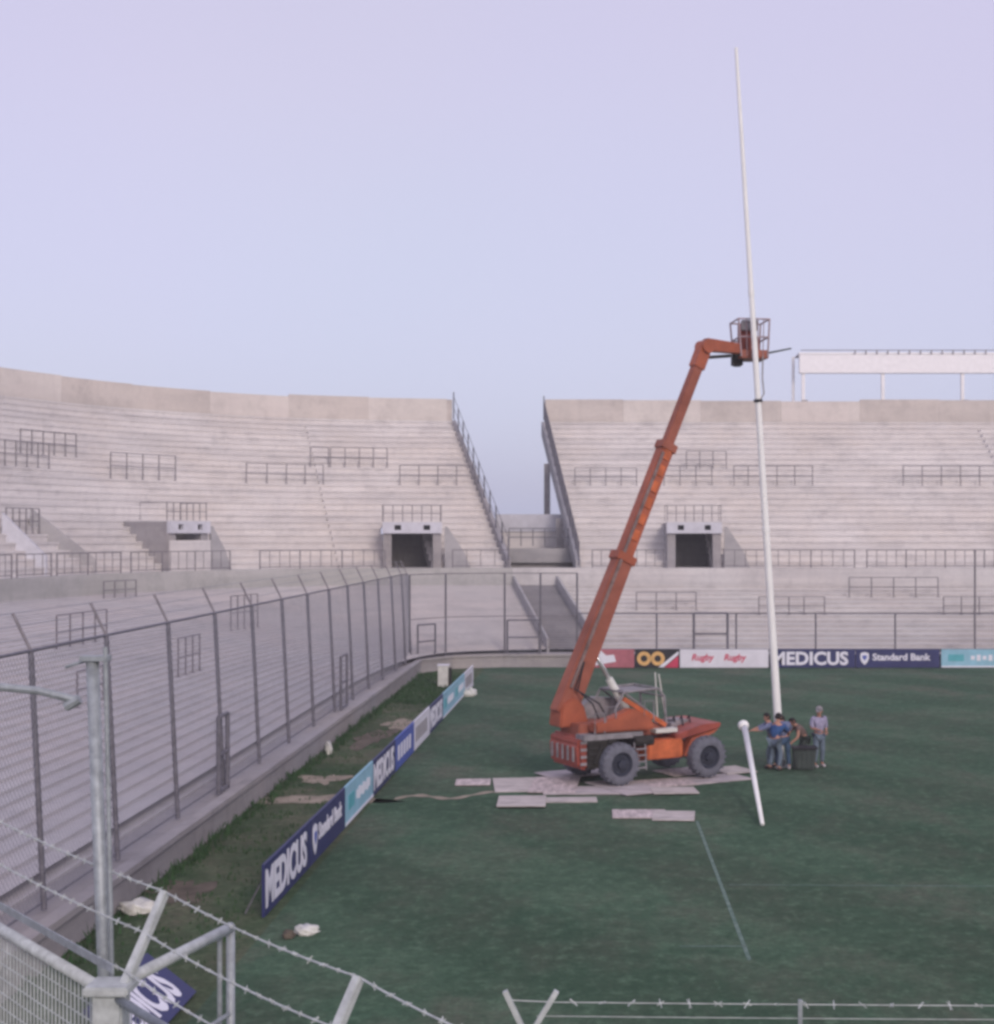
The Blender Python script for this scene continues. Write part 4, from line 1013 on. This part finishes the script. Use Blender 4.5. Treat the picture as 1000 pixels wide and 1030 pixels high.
# A: bending left, both hands on the capped end of the lying post  (world: west is -X)
person((5.06, 43.5, .0), 0, dict(pelvis=(.12, .05, .90), chest=(-.02, -.02, 1.22), neck=(-.06, -.04, 1.38), head=(-.10, -.06, 1.50), face=Vector((-1, -.4, -.2)), foot=Vector((-.8, -.6, 0)),
    shL=(-.02, .17, 1.30), elL=(-.26, .12, 1.18), wrL=(-.46, -.12, 1.16), shR=(-.04, -.20, 1.28), elR=(-.28, -.28, 1.14), wrR=(-.50, -.32, 1.14),
    hpL=(.10, .14, .84), knL=(.14, .22, .48), anL=(.22, .20, .09), hpR=(.10, -.08, .84), knR=(-.06, -.10, .48), anR=(-.02, -.04, .09)),
    'bearded dark-haired worker in grey-blue shirt holding the capped end of the fallen post'.replace('bearded ', ''), 'greyblue', 'denimL', 'leather', 1.5)
# B: back to the camera, bent over the foot of the post
person((5.42, 43.25, .0), math.pi, dict(pelvis=(0, -.02, .90), chest=(0, -.22, 1.22), neck=(0, -.34, 1.34), head=(0, -.42, 1.40), face=Vector((0, -.6, -1)),
    shL=(.19, -.24, 1.28), elL=(.26, -.42, 1.06), wrL=(.12, -.52, .90), shR=(-.19, -.24, 1.28), elR=(-.26, -.42, 1.06), wrR=(-.12, -.50, .98),
    hpL=(.10, 0, .84), knL=(.15, -.05, .47), anL=(.17, .03, .09), hpR=(-.10, 0, .84), knR=(-.15, -.05, .47), anR=(-.17, .03, .09)),
    'worker in blue shirt and jeans seen from behind, bent over the foot of the post', 'greyblue', 'denim', 'trainers', .95)
# E: crouched beside B on the left in a bright blue shirt
person((5.16, 43.1, .0), 2.4, dict(pelvis=(0, .02, .90), chest=(0, -.08, 1.24), neck=(0, -.13, 1.40), head=(0, -.18, 1.52), face=Vector((0, -.8, -.7)),
    shL=(.19, -.18, 1.27), elL=(.24, -.36, 1.06), wrL=(.12, -.46, .92), shR=(-.19, -.18, 1.27), elR=(-.24, -.38, 1.08), wrR=(-.12, -.48, .98),
    hpL=(.10, 0, .83), knL=(.15, -.10, .46), anL=(.17, .05, .09), hpR=(-.10, 0, .83), knR=(-.15, -.08, .46), anR=(-.17, .06, .09)),
    'worker in dark blue shirt half hidden between two others at the post', 'navycl', 'denimL', 'leather', .9)
# C: right of the post, bending left with bare arms
person((6.05, 43.9, .0), 0, dict(pelvis=(.10, .05, .84), chest=(-.10, -.02, 1.10), neck=(-.22, -.05, 1.22), head=(-.29, -.07, 1.31), face=Vector((-.8, -.4, -.6)), foot=Vector((-.9, -.3, 0)),
    shL=(-.12, .16, 1.16), elL=(-.34, .14, 1.00), wrL=(-.44, .0, .80), shR=(-.12, -.20, 1.14), elR=(-.16, -.32, .88), wrR=(-.36, -.34, .72),
    hpL=(.10, .14, .78), knL=(-.06, .20, .46), anL=(.14, .22, .09), hpR=(.10, -.06, .78), knR=(-.06, -.10, .46), anR=(.12, -.08, .09)),
    'bare-armed worker in a brown top stooping right of the post behind the dark bin', 'brown', 'greencl', 'leather', .35)
# D: standing
person((6.52, 43.7, .0), .35, dict(pelvis=(0, 0, .96), chest=(0, 0, 1.30), neck=(0, -.01, 1.50), head=(-.01, -.04, 1.64), face=Vector((-.7, -.8, -.3)),
    shL=(.20, 0, 1.42), elL=(.25, .02, 1.15), wrL=(.14, -.18, 1.06), shR=(-.20, 0, 1.42), elR=(-.27, -.02, 1.16), wrR=(-.14, -.22, 1.12),
    hpL=(.09, 0, .90), knL=(.11, -.02, .50), anL=(.12, .04, .09), hpR=(-.09, 0, .90), knR=(-.12, -.05, .50), anR=(-.14, .0, .09)),
    'standing man in lilac shirt, washed jeans and grey cap, rightmost of the workers', 'lilac', 'denimL', 'trainers', 1.3, cap='greyp')
bn = thing('storage_bin', 'dark green ribbed bin standing on the grass between the stooping worker and the standing man', 'bin', (6.02, 43.3, 0))
MB().prism([(5.74, 43.05, .02), (6.30, 43.05, .02), (6.36, 43.05, .60), (5.70, 43.05, .60)], (0, .5, 0)).build('bin_body', M['greencl'], bn, bevel=.03)
m = MB().box((6.03, 43.3, .63), (.74, .6, .05)); 
m.build('lid', M['black'], bn, bevel=.01)
m = MB()
for k in range(4): m.box((5.82+k*.14, 43.04, .32), (.03, .03, .5))
m.build('rib', M['greencl'], bn)

# ---------------------------------------------------------------- loose things on the verge
def sack(name, label, x, y, s, mt, cat, z=0):
    me = bpy.data.meshes.new(name); bm = bmesh.new(); bmesh.ops.create_icosphere(bm, subdivisions=3, radius=1)
    rd_ = random.Random(int(x*100)); ph = [rd_.uniform(0, 6) for _ in range(6)]
    for v in bm.verts:
        c = v.co; k = 1+.22*math.sin(4*c.x+ph[0])*math.sin(5*c.y+ph[1])+.14*math.sin(9*c.z+7*c.x+ph[2])+.1*math.sin(13*c.y+ph[3])
        v.co = Vector((c.x*s[0]*k, c.y*s[1]*k, max(-.0, (c.z*.9+.55)*s[2]*k)))
    bm.to_mesh(me); bm.free(); me.materials.append(mt); me.shade_smooth()
    return tag(link(name, me, None, (x, y, z)), label, cat)
sack('plastic_bag', 'crumpled white plastic bag on the grass near the first navy board', -4.95, 25.4, (.19, .17, .10), M['oldwhite'], 'bag')
sack('dark_cloth', 'small dark rag against the left of the crumpled white bag', -5.19, 25.15, (.10, .12, .09), M['mud'], 'rag')
sack('cement_sack', 'whitish sack at the foot of the low wall behind the foreground fence', -8.25, 26.9, (.30, .3, .14), M['oldwhite'], 'sack')
sack('grass_clippings_bag', 'pale green-white bag lying by the far boards of the left row', -5.35, 62.8, (.28, .3, .22), M['oldwhite'], 'bag')
cb = thing('white_cabinet', 'small cream box cabinet standing at the far end of the left verge', 'cabinet', (-6.85, 66.8, 0))
MB().box((-6.85, 66.8, .48), (.46, .5, .94)).build('cabinet_body', M['oldwhite'], cb, bevel=.02)
MB().box((-6.85, 66.8, .97), (.52, .56, .04)).build('cabinet_lid', M['vwhite'], cb); MB().box((-6.55, 66.75, .45), (.12, .4, .8)).build('side_unit', M['dark'], cb)
sack('white_sack', 'small upright white sack leaning at the wall foot halfway along the left verge', -8.3, 46.2, (.10, .14, .26), M['oldwhite'], 'sack')

# ---------------------------------------------------------------- foreground barbed fence and pole
ff = thing('barbed_fence', 'pale galvanised barbed wire fence crossing the near left corner', 'fence', (-2.6, 8.3, 2.0))
def FP(px, py, Y): return P(px, py, Y)
T1 = P(166, 897, 8.29); T2 = P(361, 983, 6.79); dF = (T2-T1); T0 = T1-dF*1.6; T3 = T2+dF*.75
B1 = P(112, 992, 8.0); B1.z = 4.36
off_ = B1-T1
def strand(parent, a, b, r=.0055, barbs=True, name='barbed_wire', mm='galvL', sag=.03):
    m = MB(); n = 24; pts = []
    for i in range(n+1):
        t = i/n; p = lerp(a, b, t); p.z -= sag*4*t*(1-t); pts.append(p)
    m.tube(pts, r, 5)
    if barbs:
        L_ = (b-a).length; k = .13; i = 0
        while k < L_:
            t = k/L_; p = lerp(a, b, t); p.z -= sag*4*t*(1-t)
            for _ in range(2):
                v = Vector((random.uniform(-1, 1), random.uniform(-1, 1), random.uniform(-1, 1))).normalized()*.022
                m.tube([p-v, p+v], .003, 3)
            m.lathe(tuple(p-(b-a).normalized()*.007), b-a, [(0, r*1.8), (.014, r*1.8)], 5)
            k += .13
    return m.build(name, M[mm], parent)
# posts
MB().box((B1.x, B1.y, 3.3), (.16, .16, 2.1)).build('post', M['galvL'], ff, bevel=.012)
MB().box((B1.x, B1.y, 4.375), (.24, .22, .05)).build('post_cap', M['galvL'], ff, bevel=.01)
B2 = B1+dF; B2 = T2+off_; B0 = B1-dF*1.6
MB().box((B2.x, B2.y, 3.3), (.12, .12, 2.1)).build('post', M['galvL'], ff, bevel=.01)
for T_, B_ in ((T1, B1+Vector((.07, 0, .02))), (T2, B2+Vector((.03, 0, .02))), (T0, B0)):
    MB().beam(B_, T_, .055, .045, .045).build('arm', M['galvL'], ff, bevel=.005)
for f in (1.0, .58, .2):
    a = lerp(B0, T0, f); b = lerp(B1, T1, f); c = lerp(B2, T2, f); d = lerp(B2, T2, f)+(T3-T2)
    for k, (p, q) in enumerate(((a, b), (b, c), (c, d))): strand(ff, p, q)
MB().tube([B0+Vector((0, 0, -.03)), B1+Vector((0, 0, -.03))], .035, 10).build('top_rail', M['galvL'], ff, smooth=True)
MB().tube([B1+Vector((0, 0, -.03)), B2+(T3-T2)+Vector((0, 0, -.03))], .022, 10).build('top_rail', M['galv'], ff, smooth=True)
MB().beam(B0+Vector((0, .03, .10)), B1+Vector((0, .03, .10)), .01, .045).build('flat_bar', M['galv'], ff)
# welded mesh below the rail
m = MB(); dd_ = (B1-B0); L_ = dd_.length
n = int(L_/.055)
for k in range(n): p = lerp(B0, B1, k/n); m.tube([p+Vector((0, 0, -.06)), p+Vector((.0, 0, -1.5))], .0062, 4, caps=False)
for z in [-.06-.09*k for k in range(15)]: m.tube([B0+Vector((0, 0, z)), B1+Vector((0, 0, z))], .0045, 3, caps=False)
m.build('mesh_panel', M['galvL'], ff)
m = MB(); E_ = B2+(T3-T2); n = int((E_-B1).length/.05)
for k in range(n): p = lerp(B1, E_, k/n); m.tube([p+Vector((0, 0, -.06)), p+Vector((.0, 0, -1.5))], .0035, 3, caps=False)
for z in [-.06-.2*k for k in range(7)]: m.tube([B1+Vector((0, 0, z)), E_+Vector((0, 0, z))], .004, 3, caps=False)
m.build('mesh_panel', M['galv'], ff)
# side frame running away from the post
sfm = thing('side_gate', 'grey steel gate frame behind the thick foreground fence post', 'gate', (-2.5, 8.1, 2.2))
g0 = P(128, 986, 8.25); g1 = P(232, 933, 9.6)
MB().tube([g0, g1], .035, 10).build('top_bar', M['galvL'], sfm, smooth=True)
MB().tube([g1, Vector((g1.x, g1.y, 2.2))], .028, 10).build('post', M['galv'], sfm, smooth=True)
MB().tube([g1+Vector((-.07, 0, -.03)), Vector((g1.x-.07, g1.y, 2.2))], .016, 8).build('inner_bar', M['galv'], sfm)
MB().tube([lerp(g0, g1, .05)+Vector((0, 0, -.55)), g1+Vector((0, 0, -.55))], .014, 8).build('lower_bar', M['galv'], sfm)
# pole
pl = thing('galvanised_pole', 'tall galvanised pole with a bent side arm, standing just behind the foreground fence', 'pole', (-3.0, 8.8, 2.0))
p0 = P(105, 985, 8.8); p1 = P(93, 664, 8.8)
MB().tube([Vector((p0.x, p0.y, 2.0)), p0, p1], .038, 14).build('shaft', M['galv'], pl, smooth=True)
MB().tube([p0+Vector((.055, -.03, 0)), p1+Vector((.085, -.03, .08))], .014, 8).build('conduit', M['galv'], pl)
MB().tube([P(-30, 688, 8.8), P(40, 695, 8.8), P(76, 704, 8.8)], .024, 8).tube([P(66, 711, 8.8), P(80, 703, 8.8)], .03, 8).build('side_arm', M['galv'], pl)
MB().tube([P(66, 671, 8.8), P(88, 664, 8.8), P(104, 662, 8.8)], .012, 6).box(P(96, 662, 8.8), (.16, .1, .03)).build('top_bracket', M['galv'], pl)
# V topped fence along the bottom right
vf = thing('barbed_fence', 'thin barbed wire fence with a V-topped post along the bottom edge', 'fence', (-.46, 6.6, 2.5))
Yv = 6.7
v0 = P(531, 1034, Yv)
MB().tube([v0, Vector((v0.x, Yv, 2.5))], .035, 10).build('post', M['galv'], vf)
for px in (508, 560): MB().beam(v0+Vector((0, 0, -.05)), P(px, 997, Yv), .028, .022).build('arm', M['galvL'], vf)
for k in range(5): 
    x = 805+k*275; MB().beam(P(x, 1006, Yv), Vector((P(x, 1006, Yv).x, Yv, 2.5)), .018, .018).build('post', M['galv'], vf)
strand(vf, P(548, 1008, Yv), P(1500, 1012, Yv), .0025, True, sag=.008); strand(vf, P(540, 1022, Yv), P(1500, 1027, Yv), .002, False, sag=.006)
strand(vf, P(510, 1006, Yv), P(556, 1008, Yv), .003, False, sag=.0)

# ---------------------------------------------------------------- light, sky, camera
SUN_EL, SUN_AZ = math.radians(26), math.radians(158)      # azimuth clockwise from +Y : behind the camera, a little right
w = bpy.data.worlds.new('World'); S.world = w; w.use_nodes = True; nt = w.node_tree; L = nt.links.new
for n in list(nt.nodes): nt.nodes.remove(n)
sky = N(nt, 'ShaderNodeTexSky', sky_type='NISHITA'); sky.sun_disc = False; sky.sun_elevation = SUN_EL; sky.sun_rotation = SUN_AZ; sky.air_density = 1.0; sky.dust_density = 3.0
bg1 = N(nt, 'ShaderNodeBackground', Strength=.035); L(sky.outputs[0], bg1.inputs[0])
# thin even evening overcast: lilac above, bluer low down
tc = N(nt, 'ShaderNodeTexCoord'); sx = N(nt, 'ShaderNodeSeparateXYZ'); L(tc.outputs['Generated'], sx.inputs[0])
rp = N(nt, 'ShaderNodeValToRGB'); L(sx.outputs['Z'], rp.inputs[0]); e = rp.color_ramp.elements
e[0].position = 0.0; e[0].color = (.55, .57, .78, 1); e[1].position = .28; e[1].color = (.635, .58, .765, 1)
e2 = rp.color_ramp.elements.new(.12); e2.color = (.60, .58, .775, 1)
cn = N(nt, 'ShaderNodeTexNoise', Scale=1.4, Detail=3.0); L(tc.outputs['Generated'], cn.inputs['Vector'])
mx = N(nt, 'ShaderNodeMix', data_type='RGBA', blend_type='MULTIPLY'); mx.inputs[0].default_value = .16; L(rp.outputs[0], mx.inputs[6]); L(cn.outputs['Color'], mx.inputs[7])
bg2 = N(nt, 'ShaderNodeBackground', Strength=.97); L(mx.outputs[2], bg2.inputs[0])
ad = N(nt, 'ShaderNodeAddShader'); L(bg1.outputs[0], ad.inputs[0]); L(bg2.outputs[0], ad.inputs[1])
ow = N(nt, 'ShaderNodeOutputWorld'); L(ad.outputs[0], ow.inputs[0])
sd = bpy.data.lights.new('sun', 'SUN'); sd.energy = 1.3; sd.angle = math.radians(14); sd.color = (1.0, .88, .82)
so = bpy.data.objects.new('sun', sd); C.objects.link(so)
dv = Vector((math.sin(SUN_AZ)*math.cos(SUN_EL), math.cos(SUN_AZ)*math.cos(SUN_EL), math.sin(SUN_EL)))
so.rotation_euler = dv.to_track_quat('Z', 'Y').to_euler()
cam = bpy.data.cameras.new('camera'); co = bpy.data.objects.new('camera', cam); C.objects.link(co); S.camera = co
co.location = (0, 0, H); co.rotation_euler = (math.radians(90), 0, 0)
cam.sensor_fit = 'HORIZONTAL'; cam.sensor_width = 36; cam.lens = 54; cam.shift_x = -.1; cam.shift_y = .023; cam.clip_start = .1; cam.clip_end = 2000
S.view_settings.view_transform = 'Standard'; S.view_settings.look = 'None'; S.view_settings.gamma = 1; S.view_settings.exposure = 0
S.render.engine = 'CYCLES'; S.render.resolution_x = 994; S.render.resolution_y = 1024
S.cycles.filter_width = 3.2

hz = MB().box((0, 220, 11.2), (806, 566, 24.4)).build('haze', M['white'])
hz['kind'] = 'stuff'; hm_ = bpy.data.materials.new('evening_haze'); hm_.use_nodes = True; n_ = hm_.node_tree
for x in list(n_.nodes): n_.nodes.remove(x)
vp = N(n_, 'ShaderNodeVolumePrincipled', Density=.0009); vp.inputs['Color'].default_value = (.93, .93, .98, 1)
oo = N(n_, 'ShaderNodeOutputMaterial'); n_.links.new(vp.outputs[0], oo.inputs['Volume']); hz.data.materials.clear(); hz.data.materials.append(hm_)
